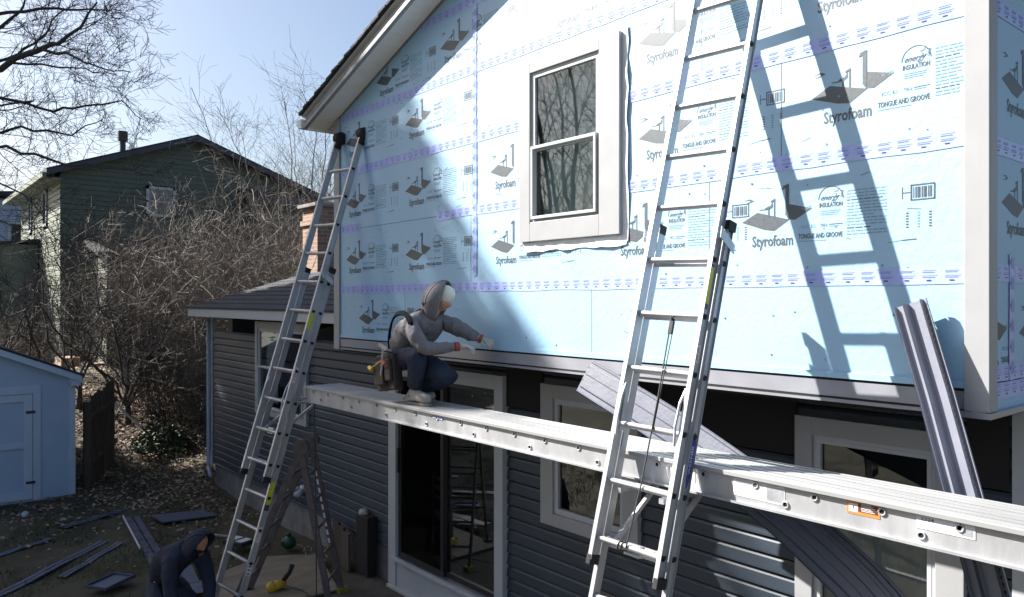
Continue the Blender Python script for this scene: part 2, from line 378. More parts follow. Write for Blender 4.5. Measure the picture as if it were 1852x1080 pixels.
def line(x0, z0, x1, z1, wd=.0045, mi=3):
    d = V((x1-x0, 0, z1-z0)).normalized(); n = V((-d.z, 0, d.x))*wd/2; a = V((x0, YF-.001, z0)); b = V((x1, YF-.001, z1))
    mb.add([a-n, b-n, b+n, a+n], [(0, 1, 2, 3)], mi)
for i, z in enumerate(rows[1:], 1):
    xa_ = XL+.06; xb_ = XR-.095
    if z > EZ: hw_ = (roof_z(XC)-z)/PITCH-.1; xa_, xb_ = XC-hw_, XC+hw_
    if xb_ <= xa_: continue
    if UW[2] < z < UW[3]: line(xa_, z-.008, UW[0]+.005, z-.002); line(UW[1]-.005, z, xb_, z+.004)
    else: line(xa_, z-.008, xb_, z+.004)
for i, l in seams.items():
    for x in l: line(x, max(rows[i], -.385), x, min(rows[i+1], roof_z(x)-.02))
def wl(x, z): return Matrix.Translation((x, YF, z))
for x, z in ((-7.66, .43), (-6.44, .43), (-5.09, .44), (-3.70, .45), (-2.66, .455), (-1.55-.0, -9), (-7.66, 1.04), (-6.44, 1.05), (-5.10, 1.065), (-3.468, 1.085), (-2.216, 1.105),
             (-7.66, 1.70), (-6.44, 1.70), (-4.36, 1.66+.55), (-3.468, 1.73), (-2.25, 1.72), (-7.0, 2.225), (-5.84, 2.29), (-3.1, 2.3), (-7.375, -.205)):
    if z < -5: continue
    if x > -1.6: continue
    logo(mb, wl(x, z))
# fastener caps, scuffs, pencil marks
rn = random.Random(4)
for i in range(150):
    x = rn.uniform(XL+.1, XR-.1); z = rn.choice(rows[:5])+rn.choice((.07, .3, .55))+rn.uniform(-.03, .03)
    if z > roof_z(x)-.05 or (UW[0]-.05 < x < UW[1]+.05 and UW[2]-.05 < z < UW[3]+.05): continue
    r_ = rn.uniform(.004, .008); mb.add([(x+r_*math.cos(a), YF-.002, z+r_*math.sin(a)) for a in [R(60*k) for k in range(6)]], [tuple(range(6))], rn.choice((1, 2, 2)))
for i in range(26):
    x = rn.uniform(XL+.1, XR-.2); z = rn.uniform(-.3, 1.9); a = rn.uniform(-.5, .5)
    line(x, z, x+rn.uniform(.02, .09), z+a*.05, .0035, rn.choice((1, 2)))
def keep_face(f, mi):
    if mi == 0: return True
    for i in f:
        x, y, z = mb.v[i]
        if x > XR-.088 or x < XL+.052 or z > roof_z(x)-.01 or z < -.388 or (UW[0]+.01 < x < UW[1]-.01 and UW[2]+.01 < z < UW[3]-.01): return False
    return True
kf = [k for k in range(len(mb.f)) if keep_face(mb.f[k], mb.m[k])]
mb.f, mb.m = [mb.f[k] for k in kf], [mb.m[k] for k in kf]
hp(mb, 'foam_board_wall', ['foam', 'ink', 'ink2', 'seam'])
# side wall of foam (faces +x)
mb = MB(); mb.add([(XR, YF, -.533), (XR, 11, -.533), (XR, 11, EZ+.2), (XR, YF, EZ+.2)], [(0, 1, 2, 3)], 0)
RY = Matrix.Rotation(R(90), 4, 'Z')
for y, z in ((4.205, 1.07), (4.205, .47), (4.45, -.17), (5.3, 1.07), (5.3, .47), (3.83, -.19), (4.205, 1.72)):
    X = Matrix.Translation((XR, y, z)) @ RY
    if y < 4:
        # only the right half of this print shows past the corner post
        tmp = MB(); logo(tmp, X)
        keep = [k for k, f in enumerate(tmp.f) if all(tmp.v[i][1] > 4.10 for i in f) and all(tmp.v[i][1] < 4.36 for i in f)]
        for k in keep: mb.add([tmp.v[i] for i in tmp.f[k]], [tuple(range(len(tmp.f[k])))], tmp.m[k])
    else: logo(mb, X)
hp(mb, 'foam_side_wall', ['foam', 'ink', 'ink2', 'seam'])
FN = (0, -1, 0)
k = 0
for z, x0, x1 in ((.105, XL+.06, -1.44), (.765, -5.9, UW[0]-.02), (.765, UW[1]+.02, -1.44), (.765, XL+.06, -7.2), (1.385, XL+.06, UW[0]-.02), (1.385, UW[1]+.03, -1.44), (1.99, XL+.06, -1.44), (2.58, -6.2, -3.2)):
    if z == .765 and x1 < -7: x1 = -7.35
    k += 1; tape_strip('seam_tape', (x0, YF, z+(.006 if x0 > -5 else 0)), (x1, YF, z+.008), FN, seed=k)
tape_strip('seam_tape', (-5.31, YF-.002, .2), (-5.31, YF-.002, 2.55), FN, .05, seed=30)
SN = (1, 0, 0)
for z in (1.40, .735, .125, -.36, -.44): k += 1; tape_strip('seam_tape', (XR, 4.09, z), (XR, 6.5, z), SN, seed=k)
tape_strip('seam_tape', (XR+.002, 4.33, -.40), (XR+.002, 4.33, .22), SN, .07, seed=40)
# corner posts
mb = MB(); mb.box((XR-.085, YF-.022, -.53), (XR+.022, YF-.0, 2.1)); mb.box((XR+.001, YF+.0, -.53), (XR+.022, YF+.085, 2.1))
hp(mb, 'corner_post', 'white', bevel=.003)
mb = MB(); mb.box((XL-.075, YF-.022, -.555), (XL+.05, YF, 2.0)); mb.box((XL-.075, YF+.0, -.555), (XL-.055, YF+.1, 2.0)); hp(mb, 'corner_post', 'white', bevel=.003)
# aluminium frieze below the boards: pale starter line, bright lip, grey face, dark drip edge
mb = MB()
mb.box((XL+.05, YF-.012, -.425), (XR-.085, YF+.01, -.392), 1)
mb.box((XL+.05, YF+.004, -.440), (XR-.085, YF+.05, -.426), 2)
mb.box((XL+.05, YF-.004, -.525), (XR-.085, YF+.06, -.440), 0)
mb.box((XL+.05, YF-.008, -.536), (XR-.085, YF+.06, -.526), 2)
mb.box((XL+.05, YF-.005, -.556), (XR-.085, YF+.06, -.537), 0)
hp(mb, 'frieze_flashing', ['steelblue', 'foam', 'black'])
mb = MB(); mb.box((XR-.12, YF-.03, -.56), (XR+.03, YF+.2, -.532)); mb.box((XR-.0, YF+.2, -.56), (XR+.03, 11, -.532)); hp(mb, 'drip_edge', 'steelblue')
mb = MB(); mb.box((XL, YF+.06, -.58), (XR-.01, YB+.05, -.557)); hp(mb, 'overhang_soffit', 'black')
# white wobbly membrane strip behind upper casing
def wobble(name, a, b, wdt, side, seed):
    rnd = random.Random(seed); mbx = MB(); a = V(a); b = V(b); n = 14; ex = V(side); pts = []
    for i in range(n+1):
        p = a.lerp(b, i/n); o1 = rnd.uniform(-.006, .004); o2 = rnd.uniform(-.006, .010); dy = rnd.uniform(.004, .020)
        pts.append((p+ex*o1+V((0, -.004, 0)), p+ex*(wdt+o2)+V((0, -dy, 0))))
    for i in range(n):
        (p, q), (r_, s_) = pts[i], pts[i+1]; mbx.add([p, q, s_, r_], [(0, 1, 2, 3)], 0)
        mbx.add([q, q+V((0, 0.003, 0)), s_+V((0, .003, 0)), s_], [(0, 1, 2, 3)], 0)
    return hp(mbx, name, 'wtape')
wobble('flashing_tape', (UW[1]-.01, YF, UW[2]-.05), (UW[1]-.01, YF, UW[3]+.03), .062, (1, 0, 0), 3)
wobble('flashing_tape', (UW[0]+.02, YF-.003, UW[2]+.0), (UW[1]+.04, YF-.003, UW[2]+.0), .075, (0, 0, -1), 5)
wobble('flashing_tape', (UW[0], YF, UW[2]-.02), (UW[0], YF, UW[3]+.03), .03, (-1, 0, 0), 8)

def window(casing, glass, yc, yg, name, cw='white', mid=None, pane='glass', room=None, sash=.04, parent=house, curtain_or_backing=None, depth=.9, cm='curtain_or_backing'):
    """casing=(x0,x1,z0,z1) outer, glass=(x0,x1,z0,z1)"""
    cx0, cx1, cz0, cz1 = casing; gx0, gx1, gz0, gz1 = glass
    fx0, fx1, fz0, fz1 = gx0-sash, gx1+sash, gz0-sash, gz1+sash
    L = V(house.location)
    m = MB(); yb = yg+.02
    for (a, b, c, d) in ((cx0, fx0, cz0, cz1), (fx1, cx1, cz0, cz1), (fx0, fx1, cz0, fz0), (fx0, fx1, fz1, cz1)):
        m.box((a, yc, c), (b, yb, d), 0)
    # mitre lines
    win = hp(m, name, ['white' if cw == 'white' else cw], bevel=.004)
    def sub(mm, nm, mt, **k):
        mm.xform(Matrix.Translation(-L)); return mm.build(nm, mt, win, **k)
    m = MB(); t = .012
    ys = yg-.022
    def ring(x0, x1, z0, z1, wd, y0, y1):
        m.box((x0, y0, z0), (x0+wd, y1, z1)); m.box((x1-wd, y0, z0), (x1, y1, z1)); m.box((x0+wd, y0, z0), (x1-wd, y1, z0+wd)); m.box((x0+wd, y0, z1-wd), (x1-wd, y1, z1))
    ring(fx0+.001, fx1-.001, fz0+.001, fz1-.001, sash*.45, (yc+yg)/2, yb)
    if mid:
        ring(fx0+sash*.47, fx1-sash*.47, mid-sash*.4, fz1-sash*.47, sash*.5, ys+.01, yg+.015)
        ring(fx0+sash*.47, fx1-sash*.47, fz0+sash*.47, mid+sash*.4, sash*.5, ys-.018, yg+.0095)
    else: ring(fx0+sash*.47, fx1-sash*.47, fz0+sash*.47, fz1-sash*.47, sash*.52, ys, yg+.015)
    sub(m, 'sash', 'vinyl', bevel=.002)
    m = MB()
    m.add([(gx0-.01, yg+.005, gz0-.01), (gx1+.01, yg+.005, gz0-.01), (gx1+.01, yg+.005, gz1+.01), (gx0-.01, yg+.005, gz1+.01)], [(0, 1, 2, 3)])
    sub(m, 'pane', pane)
    # room behind
    m = MB(); a = yb+.002; b = yb+depth; e = .25
    m.add([(gx0-e, b, gz0-e), (gx1+e, b, gz0-e), (gx1+e, b, gz1+e), (gx0-e, b, gz1+e), (gx0-.03, a, gz0-.03), (gx1+.03, a, gz0-.03), (gx1+.03, a, gz1+.03), (gx0-.03, a, gz1+.03)],
          [(0, 1, 2, 3), (0, 1, 5, 4), (1, 2, 6, 5), (2, 3, 7, 6), (3, 0, 4, 7)])
    sub(m, 'room', room or 'room')
    if curtain_or_backing:
        m = MB(); x0, x1, z0, z1 = curtain_or_backing; n = max(6, int((x1-x0)/.03)); yy = yb+.08; vs = []
        for i in range(n+1):
            x = x0+(x1-x0)*i/n; y = yy+.018*math.sin(i*1.9)+.008*math.sin(i*.7)
            vs += [(x, y, z0), (x, y, z1)]
        m.add(vs, [(2*i, 2*i+2, 2*i+3, 2*i+1) for i in range(n)]); sub(m, 'curtain_or_backing', cm, smooth=True)
    return win
uwin = window(UW, (-4.505, -3.850, .645, 1.725), 3.962, 3.990, 'window', mid=1.17, sash=.045, room='roomgrey', curtain_or_backing=(-4.56, -3.79, .60, 1.78), cm='pane_backing')  # unseen pale sheet added behind this pane to brighten the glass
# thin dark caulk line inside the casing edge, loose bottom lip
m = MB(); m.box((-4.5595, 3.9605, .592), (-4.5515, 3.966, 1.778)); m.box((-4.5515, 3.9605, 1.771), (-3.80, 3.966, 1.779))
m.xform(Matrix.Translation(-V(house.location))); m.build('caulk_line', 'sealant', uwin)

# lower storey
CW = .13
LWIN = ((-11.84, -9.99, -1.77, -.345), (-11.70, -10.13, -1.64, -.50))
KWIN = ((-5.14, -4.00, -2.0, -.752), (-4.93, -4.20, -1.84, -.925))
RWIN = ((-2.667, -1.66, -2.3, -.75), (-2.50, -1.86, -2.13, -.915))
DOOR = (-7.76, -5.66, -3.28, -.73)
mb = MB(); cut = [(c[0]+.06, c[1]-.06, c[2]+.06, c[3]-.06) for c in (LWIN[0], KWIN[0], RWIN[0], DOOR)]
lapped(mb, -13.9, XR-.09, -2.92, -.56, cut, YB)
hp(mb, 'lap_siding', 'siding')
mb = MB()
for a, b in ((-5.655, -5.145), (-3.995, -2.672), (-1.655, -1.45)): mb = MB(); mb.box((a, YB-.030, -1.02), (b, YB-.024, -.585)); hp(mb, 'black_band', 'black')  # plain black bands across the top courses, between the openings
mb = MB(); mb.box((-13.9, YB+.03, -3.6), (XR-.02, YB+.25, -2.90)); hp(mb, 'foundation', 'concrete')
mb = MB(); mb.box((-13.88, YB+.26, -3.4), (-13.7, 10.4, -.3)); hp(mb, 'side_wall', 'siding'); mb = MB(); mb.box((XR-.2, YB+.3, -3.4), (XR-.03, 11, -.58)); hp(mb, 'side_wall', 'siding')
mb = MB(); mb.box((-13.97, YB-.025, -2.93), (-13.9, YB+.06, -.30)); hp(mb, 'corner_trim', 'vinyl', bevel=.003); mb = MB(); mb.box((XR-.09, YB-.025, -3.3), (XR-.0, YB+.08, -.582)); hp(mb, 'corner_trim', 'vinyl', bevel=.003)
window(*LWIN, 4.60, 4.632, 'window', mid=-1.05, sash=.045, room='roomgrey', curtain_or_backing=(-11.70, -11.2, -1.6, -.5))
window(*KWIN, 4.60, 4.640, 'window', sash=.05)
window(*RWIN, 4.60, 4.640, 'window', sash=.05, room='roomgrey', curtain_or_backing=(-2.52, -1.84, -2.1, -1.25))
# sliding door
L = V(house.location)
x0, x1, z0, z1 = DOOR
mb = MB()
for a, b, c, d in ((x0, x0+.16, z0, z1), (x1-.13, x1, z0, z1), (x0+.16, x1-.13, z1-.14, z1)): mb.box((a, 4.585, c), (b, 4.69, d))
mb.box((x0+.16, 4.60, z0), (x1-.13, 4.72, z0+.30)); mb.box((x0+.10, 4.55, z0+.301), (x1-.1, 4.598, z0+.335))
mb.box((x0, 4.56, z0-.05), (x1, 4.70, z0-.002))
door = hp(mb, 'sliding_door', 'vinyl', bevel=.004)
def dsub(m, nm, mt, **k): m.xform(Matrix.Translation(-L)); return m.build(nm, mt, door, **k)
xa, xm, xb = x0+.16, (x0+x1)/2-.02, x1-.13; za, zt = z0+.345, z1-.14
for (a, b, y) in ((xa, xm+.03, 4.64), (xm-.03, xb, 4.675)):
    mb = MB(); w_ = .055
    mb.box((a, y-.015, za), (a+w_, y+.014, zt)); mb.box((b-w_, y-.015, za), (b, y+.014, zt)); mb.box((a+w_, y-.015, za), (b-w_, y+.014, za+w_)); mb.box((a+w_, y-.015, zt-w_), (b-w_, y+.014, zt))
    dsub(mb, 'door_frame', 'darkframe', bevel=.002)
    mb = MB(); mb.add([(a+.05, y, za+.05), (b-.05, y, za+.05), (b-.05, y, zt-.05), (a+.05, y, zt-.05)], [(0, 1, 2, 3)]); dsub(mb, 'pane', 'glassdark')
mb = MB(); mb.box((xa+.015, 4.60, -1.98), (xa+.035, 4.627, -1.70)); dsub(mb, 'door_handle', 'rubber', bevel=.003)
mb = MB(); e = .1
mb.add([(xa-e, 7.2, za-e), (xb+e, 7.2, za-e), (xb+e, 7.2, zt+e), (xa-e, 7.2, zt+e), (xa, 4.70, za), (xb, 4.70, za), (xb, 4.70, zt), (xa, 4.70, zt)], [(0, 1, 2, 3), (0, 1, 5, 4), (1, 2, 6, 5), (2, 3, 7, 6), (3, 0, 4, 7)])
dsub(mb, 'room', 'room')
# furniture silhouettes inside the room: table and two chairs
mb = MB()
mb.box((-7.0, 5.2, -2.2), (-6.1, 6.2, -2.16))
for px, py in ((-6.95, 5.25), (-6.15, 5.25), (-6.95, 6.15), (-6.15, 6.15)): mb.box((px-.025, py-.025, -2.9), (px+.025, py+.025, -2.2))
for cx in (-6.35, -7.25):
    mb.box((cx-.2, 4.98, -2.48), (cx+.2, 5.36, -2.44))
    for a in (-.19, .17): mb.box((cx+a, 4.98, -2.9), (cx+a+.02, 5.0, -2.0)); mb.box((cx+a, 5.34, -2.9), (cx+a+.02, 5.36, -2.48))
    for q in range(3): mb.box((cx-.17, 4.98, -2.3+q*.11), (cx+.17, 4.995, -2.25+q*.11))
dsub(mb, 'furniture', 'roomgrey')
# roofs
def roof_slab(name, pts, th, mt='shingle'):
    m = MB(); m.prism(pts, (0, 0, th)); return hp(m, name, mt)
ov = .28; ex_ = .30; YO = YF-ov
ze = EZ-ex_*PITCH
for sgn in (-1, 1):
    xe = XC+sgn*(abs(XL-XC)+ex_); ridge = roof_z(XC)+.16
    m = MB()
    n = 26
    # shingles in courses with slightly ragged rake edge
    rnd = random.Random(9+sgn)
    for i in range(n):
        t0, t1 = i/n, (i+1)/n
        xa_, xb_ = xe+sgn*.02+(XC-xe)*t0, xe+sgn*.02+(XC-xe)*t1; za_, zb_ = ze+.15+(ridge-ze-.15)*t0, ze+.15+(ridge-ze-.15)*t1
        yo = YO-.050-rnd.uniform(0, .012)
        m.prism([(xa_, yo, za_), (xb_, yo, zb_-.006), (xb_, yo, zb_+.014), (xa_, yo, za_+.03)], (0, 9+.1, 0))
    hp(m, 'roof', 'shingle')
    # rake fascia and bright lower trim
    m = MB(); nn = (ridge-.16-ze)/(XC-xe)
    def zz(x): return ze+(x-xe)*nn
    def band(y0, y1, o0, o1, mi):
        m.prism([(xe, y0, zz(xe)+o0), (XC, y0, zz(XC)+o0), (XC, y0, zz(XC)+o1), (xe, y0, zz(xe)+o1)], (0, y1-y0, 0), mi)
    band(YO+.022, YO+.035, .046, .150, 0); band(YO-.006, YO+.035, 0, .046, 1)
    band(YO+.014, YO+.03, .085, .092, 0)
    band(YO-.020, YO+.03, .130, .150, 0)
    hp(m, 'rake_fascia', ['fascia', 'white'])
    # soffit with vee-grooves
    m = MB(); y = YO+.03
    x = xe
    while (x-XC)*sgn > 0:
        x2 = x-sgn*.10
        if (x2-XC)*sgn < 0: x2 = XC
        m.add([(x, y, zz(x)+.006), (x2+sgn*.008, y, zz(x2)+.006), (x2+sgn*.008, YF, zz(x2)+.006), (x, YF, zz(x)+.006)], [(0, 1, 2, 3)])
        m.add([(x2+sgn*.008, y, zz(x2)+.006), (x2, y, zz(x2)+.014), (x2, YF, zz(x2)+.014), (x2+sgn*.008, YF, zz(x2)+.006)], [(0, 1, 2, 3)])
        x = x2
    # boxed eave return
    m.add([(xe, YF, zz(xe)+.004), (XC+sgn*3.24, YF, zz(xe)+.10), (XC+sgn*3.24, 10.5, zz(xe)+.10), (xe, 10.5, zz(xe)+.004)], [(0, 1, 2, 3)])
    m.box((min(xe, xe-sgn*.02), YF-.24, zz(xe)-.006), (max(xe, xe-sgn*.02), 10.5, zz(xe)+.15))
    hp(m, 'soffit', 'soffit')
    # dark J-channel where soffit meets wall
    m = MB(); m.prism([(XC+sgn*3.24, YF-.012, EZ-.012), (XC, YF-.012, roof_z(XC)-.012), (XC, YF-.012, roof_z(XC)+.004), (XC+sgn*3.24, YF-.012, EZ+.004)], (0, .011, 0)); hp(m, 'soffit_channel', 'sealant')
    # gutter end
    m = MB(); pr = [(0, .02), (0, .12), (sgn*.11, .12), (sgn*.12, .10), (sgn*.10, .05), (sgn*.07, .02)]
    m.prism([(xe+sgn*.001+a, YO-.03, zz(xe)+b-.01) for a, b in pr], (0, 6.5, 0)); hp(m, 'gutter', 'soffit')
# lower wing roof
m = MB(); yr0, zr0 = 4.28, -.165; slope = .285; n = 14; rnd = random.Random(2)
for i in range(n):
    y0 = yr0+i*(7.6-yr0)/n; y1 = yr0+(i+1)*(7.6-yr0)/n; z0_ = zr0+(y0-yr0)*slope; z1_ = zr0+(y1-yr0)*slope
    m.prism([(-14.2-rnd.uniform(0, .015), y0, z0_), (-14.2, y1, z1_-.004), (-14.2, y1, z1_+.018), (-14.2, y0, z0_+.032)], (6.3, 0, 0))
m.prism([(-14.2, 7.6, zr0+3.32*slope), (-14.2, 10.9, zr0), (-14.2, 10.9, zr0+.03), (-14.2, 7.6, zr0+3.32*slope+.03)], (6.3, 0, 0))
hp(m, 'wing_roof', 'shingle')
m = MB(); m.box((-14.16, 4.30, -.30), (-7.84, 4.325, -.168)); m.box((-14.16, 4.33, -.305), (-7.92, YB-.02, -.292)); m.prism([(-14.18, 4.30, -.30), (-14.18, 7.6, -.30+3.3*slope), (-14.18, 7.6, -.17+3.3*slope), (-14.18, 4.30, -.17)], (.018, 0, 0))
m.prism([(-13.9, YB-.01, -.32), (-13.9, 7.6, -.32), (-13.9, 7.6, .55)], (.15, 0, 0))
hp(m, 'eave_fascia', 'vinyl', bevel=.002)
m = MB(); m.box((XL, YF+.02, -.555), (XL+.02, 10.5, EZ+.1)); hp(m, 'upper_side_wall', 'siding')
# chimney
ch = empty('brick_chimney', (-14.2, 6.95, gz(-14.2, 6.9)), 'brick chimney with a corbelled top at the far end of the low roof', 'chimney')
cl = V(ch.location)
m = MB(); m.box((-14.52, 6.62, -3.3), (-13.86+.0, 7.3, 1.45)); m.box((-14.56, 6.58, 1.45), (-13.82, 7.34, 1.55)); m.box((-14.52, 6.62, 1.55), (-13.86, 7.3, 1.80)); m.xform(Matrix.Translation(-cl)); m.build('stack', 'brick', ch)
m = MB(); m.box((-14.60, 6.54, 1.80), (-13.78, 7.38, 1.87)); m.box((-14.35, 6.75, 1.87), (-14.05, 7.15, 1.93)); m.xform(Matrix.Translation(-cl)); m.build('cap', 'concrete', ch, bevel=.01)
# downspout + outlet at left corner, wall fixtures
m = MB(); m.tube([(-14.02, YB-.05, -.35), (-14.02, YB-.05, -2.95), (-13.95, YB-.07, -3.02), (-13.3, YB-.25, -3.0)], .036, 8); hp(m, 'downspout', 'galv', smooth=True)
fx = empty('flood_light', (-10.14, YB-.03, -2.66), 'small white twin floodlight fixed low on the dark siding', 'outdoor light')
m = MB(); m.tube([(0, .02, 0), (0, -.03, 0)], .06, 12); m.build('base', 'vinyl', fx, True)
for s in (-.09, .09):
    m = MB(); m.tube([(s*.4, -.03, 0), (s, -.07, .0), (s*1.3, -.16, -.05)], [.02, .035, .06], 10); m.build('lamp', 'vinyl', fx, True)
bx = empty('meter_box', (-8.0-.25, YB-.05, -3.0), 'dark utility box with a pale domed cap beside the sliding door', 'utility box')
m = MB(); m.box((-.14, -.10, -.3), (.14, .03, .40)); m.build('box', 'rubber', bx, bevel=.01)
m = MB(); m.ball((-.06, -.04, .415), .075, n=14, sc=(1, .8, .7)); m.build('dome', 'greyplastic', bx, True)
pc = empty('plank_stack', (-8.72, 4.52, -3.33), 'weathered boards standing against the dark siding beside the utility box', 'boards')
for i in range(3):
    m = MB(); m.box((-.27+i*.17, -.02-.02*i, 0), (-.11+i*.17, .015-.02*i, .52-.03*i)); m.build('board', 'wood', pc, bevel=.004)

# ------------------------------------------------------------------ ladders
def frame(o, ax, xdir):
    ez = V(ax).normalized(); ex = V(xdir); ex = (ex-ez*ex.dot(ez)).normalized(); ey = ez.cross(ex)
    X = Matrix((ex, ey, ez)).transposed().to_4x4(); X.translation = V(o); return X
def make_ladder(name, label, O, ax, xdir, wid, fly0, fly1, base1, rung_ph, sp=.305, stick=None, tint='alu', topcap=True, logo_=None):
    X = frame(O, ax, xdir); root = empty(name, (0, 0, 0), label, 'extension ladder', 'aluminium extension ladders'); root.matrix_world = X
    W = wid
    secs = [('base', 0.03, base1, W/2+.010, .0675), ('fly', fly0, fly1, W/2, -.010)]
    for nm, s0, s1, hw, yc in secs:
        for sd in (-1, 1):
            m = MB(); x = sd*hw; d = .035 if nm == 'fly' else .032
            m.box((x-.0015, yc-d, s0), (x+.0015, yc+d, s1))                 # web
            m.box((min(x, x+sd*.020), yc-d-.0015, s0), (max(x, x+sd*.020), yc-d+.0015, s1))
            m.box((min(x, x+sd*.012), yc+d-.0015, s0), (max(x, x+sd*.012), yc+d+.0015, s1))
            m.box((min(x, x-sd*.006), yc-d-.0016, s0), (max(x, x-sd*.006), yc-d+.0014, s1))
            m.box((x+sd*.0015, yc-.010, s0), (x+sd*.004, yc+.010, s1))
            rail = m.build(nm+'_rail', tint, root)
            s = rung_ph
            while s < s1-.05:
                if s > s0+.05:
                    m = MB(); pts = [(x+sd*.0045, yc-.017+.004, s+.012), (x+sd*.0045, yc+.021, s+.012), (x+sd*.0045, yc+.021, s-.004), (x+sd*.0045, yc+.012, s-.016), (x+sd*.0045, yc-.004, s-.016), (x+sd*.0045, yc-.013, s-.004)]
                    m.prism(pts, (sd*.004, 0, 0)); m.build('rung_end', 'hole', rail)
                s += sp
            # end cap
            m = MB(); e = s1 if nm == 'base' else s0
            m.box((min(x-sd*.004, x+sd*.026), yc-d-.004, e-.03), (max(x-sd*.004, x+sd*.026), yc+d+.004, e+.025)); m.build('end_cap', 'rubber', rail, bevel=.004)
        s = rung_ph
        while s < s1-.05:
            if s > s0+.05 and not (nm == 'base' and False):
                m = MB(); rr = .0195
                prof = [(yc+rr*math.cos(a)*(.9 if abs(math.sin(a)) > .6 else 1.05), rr*math.sin(a) if math.sin(a) < .55 else rr*.62) for a in [R(22.5*i) for i in range(16)]]
                m.prism([(-hw, a, s+b) for a, b in prof], (2*hw, 0, 0)); m.build('rung', tint, root, smooth=False)
            s += sp
    # rung locks, left and right of the fly bottom
    for sd in (-1, 1):
        m = MB(); sl_ = fly0+.68; x = sd*(W/2-.014)
        m.tube([(x, -.03, sl_+.30), (x-sd*.006, -.055, sl_+.22), (x-sd*.008, -.06, sl_+.10), (x-sd*.004, -.045, sl_)], .0075, 6)
        m.prism([(x, -.03, sl_+.30), (x, .05, sl_+.05), (x, -.02, sl_+.02)], (-sd*.004, 0, 0))
        m.box((x-.006, .02, sl_-.07), (x+.006, .05, sl_+.02))
        m.build('rung_lock', 'alu_dull', root)
    # guide bracket near base top
    for sd in (-1, 1):
        m = MB(); x = sd*(W/2+.042); z = base1-.10
        m.prism([(x, -.05, z+.06), (x, .10, z+.0), (x, .105, z-.05), (x, -.045, z-.0)], (sd*.004, 0, 0)); m.build('guide_bracket', 'alu_dull', root)
    # feet
    for sd in (-1, 1):
        m = MB(); x = sd*(W/2+.016); m.box((x-.03, .02, -.02), (x+.03, .12, .06)); m.build('foot', 'rubber', root, bevel=.006)
    return root, X
AXR = (0.0166, .26, 1)
def at_h(c0, ax, h): return (c0[0]+ax[0]*h, c0[1]+ax[1]*h, h)
nR = V(AXR).length
OR = at_h((-2.69, 3.4), AXR, -3.35)
def s_of(h, n=nR): return (h+3.35)*n
rl, XR_ = make_ladder('extension_ladder', 'large aluminium extension ladder in the foreground leaning on the sunlit wall', OR, AXR, (1, .045, 0), .425, s_of(-1.42), s_of(2.12), s_of(.42), (s_of(-.088)) % .314, sp=.314)
AXL = (0.0, .3, 1); nL = V(AXL).length
OL = at_h((-7.50, 3.45), AXL, -3.35)
ll, XL_ = make_ladder('extension_ladder', 'aluminium extension ladder at the left corner of the blue wall, behind the crouching person', OL, AXL, (1, .12, 0), .44, s_of(-1.75, nL), s_of(1.70, nL), s_of(.32, nL), ((-.12+3.35)*nL) % .312, sp=.312)
# padded tops on the left ladder
for sd, mt in ((-1, 'rubber'), (1, 'rubber_red')):
    m = MB(); z = s_of(1.70, nL); x = sd*.22
    m.tube([(x-.045, 0, z+.06), (x-.04, 0, z+.06), (x+.04, 0, z+.06), (x+.045, 0, z+.06)], [.05, .068, .068, .05], 16); m.box((x-.03, -.04, z-.06), (x+.03, .03, z+.04))
    m.build('top_pad', mt, ll, True)
def sticker(parent, pts, mt, ink=None, name='sticker'):
    m = MB(); m.add(pts, [tuple(range(len(pts)))], 0)
    if ink: ink(m)
    return m.build(name, mt, parent)
xr = .2125+.0050
def side_label(root, s0, s1, y0, y1, mt, txt=None, tm=None, x=xr, th=.6):
    def ink(m):
        if txt: put_text(m, txt, (x+.0012, (y0+y1)/2+.5*(y1-y0)*th, s0+(s1-s0)*.1), (0, 0, 1), (0, -1, 0), (s1-s0)*.8, (y1-y0)*th, 1)
    return sticker(root, [(x, y0, s0), (x, y1, s0), (x, y1, s1), (x, y0, s1)], [mt, tm or 'ink'], ink)
side_label(rl, s_of(-.02), s_of(.17), -.034, .004, 'yellow'); side_label(rl, s_of(-.05), s_of(-.022), -.034, .006, 'ink'); side_label(rl, s_of(.175), s_of(.19), -.034, .006, 'ink')
side_label(rl, s_of(-.33), s_of(-.24), -.034, .006, 'paperwhite', '200 300', 'redink')
xb_ = .2225+.0052
def wern(m): put_text(m, 'WERNER', (xb_+.0012, .082, s_of(-.885)), (0, 0, 1), (0, -1, 0), .150, .018, 1)
zc = s_of(-.815); pts = [(xb_, .074+dy, zc+dz) for dy, dz in ((-.004, -.145), (-.017, -.095), (-.017, .095), (-.004, .145), (.004, .145), (.017, .095), (.017, -.095), (.004, -.145))]
sticker(rl, pts, ['blueink', 'paperwhite'], wern, 'maker_badge')
xl_ = .22+.0050; xlb = .23+.0052
side_label(ll, s_of(-.30, nL), s_of(-.13, nL), -.034, .008, 'yellow', x=xl_); side_label(ll, s_of(-.83, nL), s_of(-.68, nL), -.034, .006, 'paperwhite', '200', 'redink', x=xl_)
side_label(ll, s_of(-1.97, nL), s_of(-1.76, nL), .048, .096, 'yellow', x=xlb); side_label(ll, s_of(-2.03, nL), s_of(-1.975, nL), .048, .096, 'ink', x=xlb)
side_label(ll, s_of(-2.32, nL), s_of(-2.18, nL), .048, .092, 'paperwhite', 'DANGER', 'redink', x=xlb)
side_label(ll, s_of(-2.62, nL), s_of(-2.52, nL), .048, .092, 'paperwhite', 'III', 'ink', x=xlb)
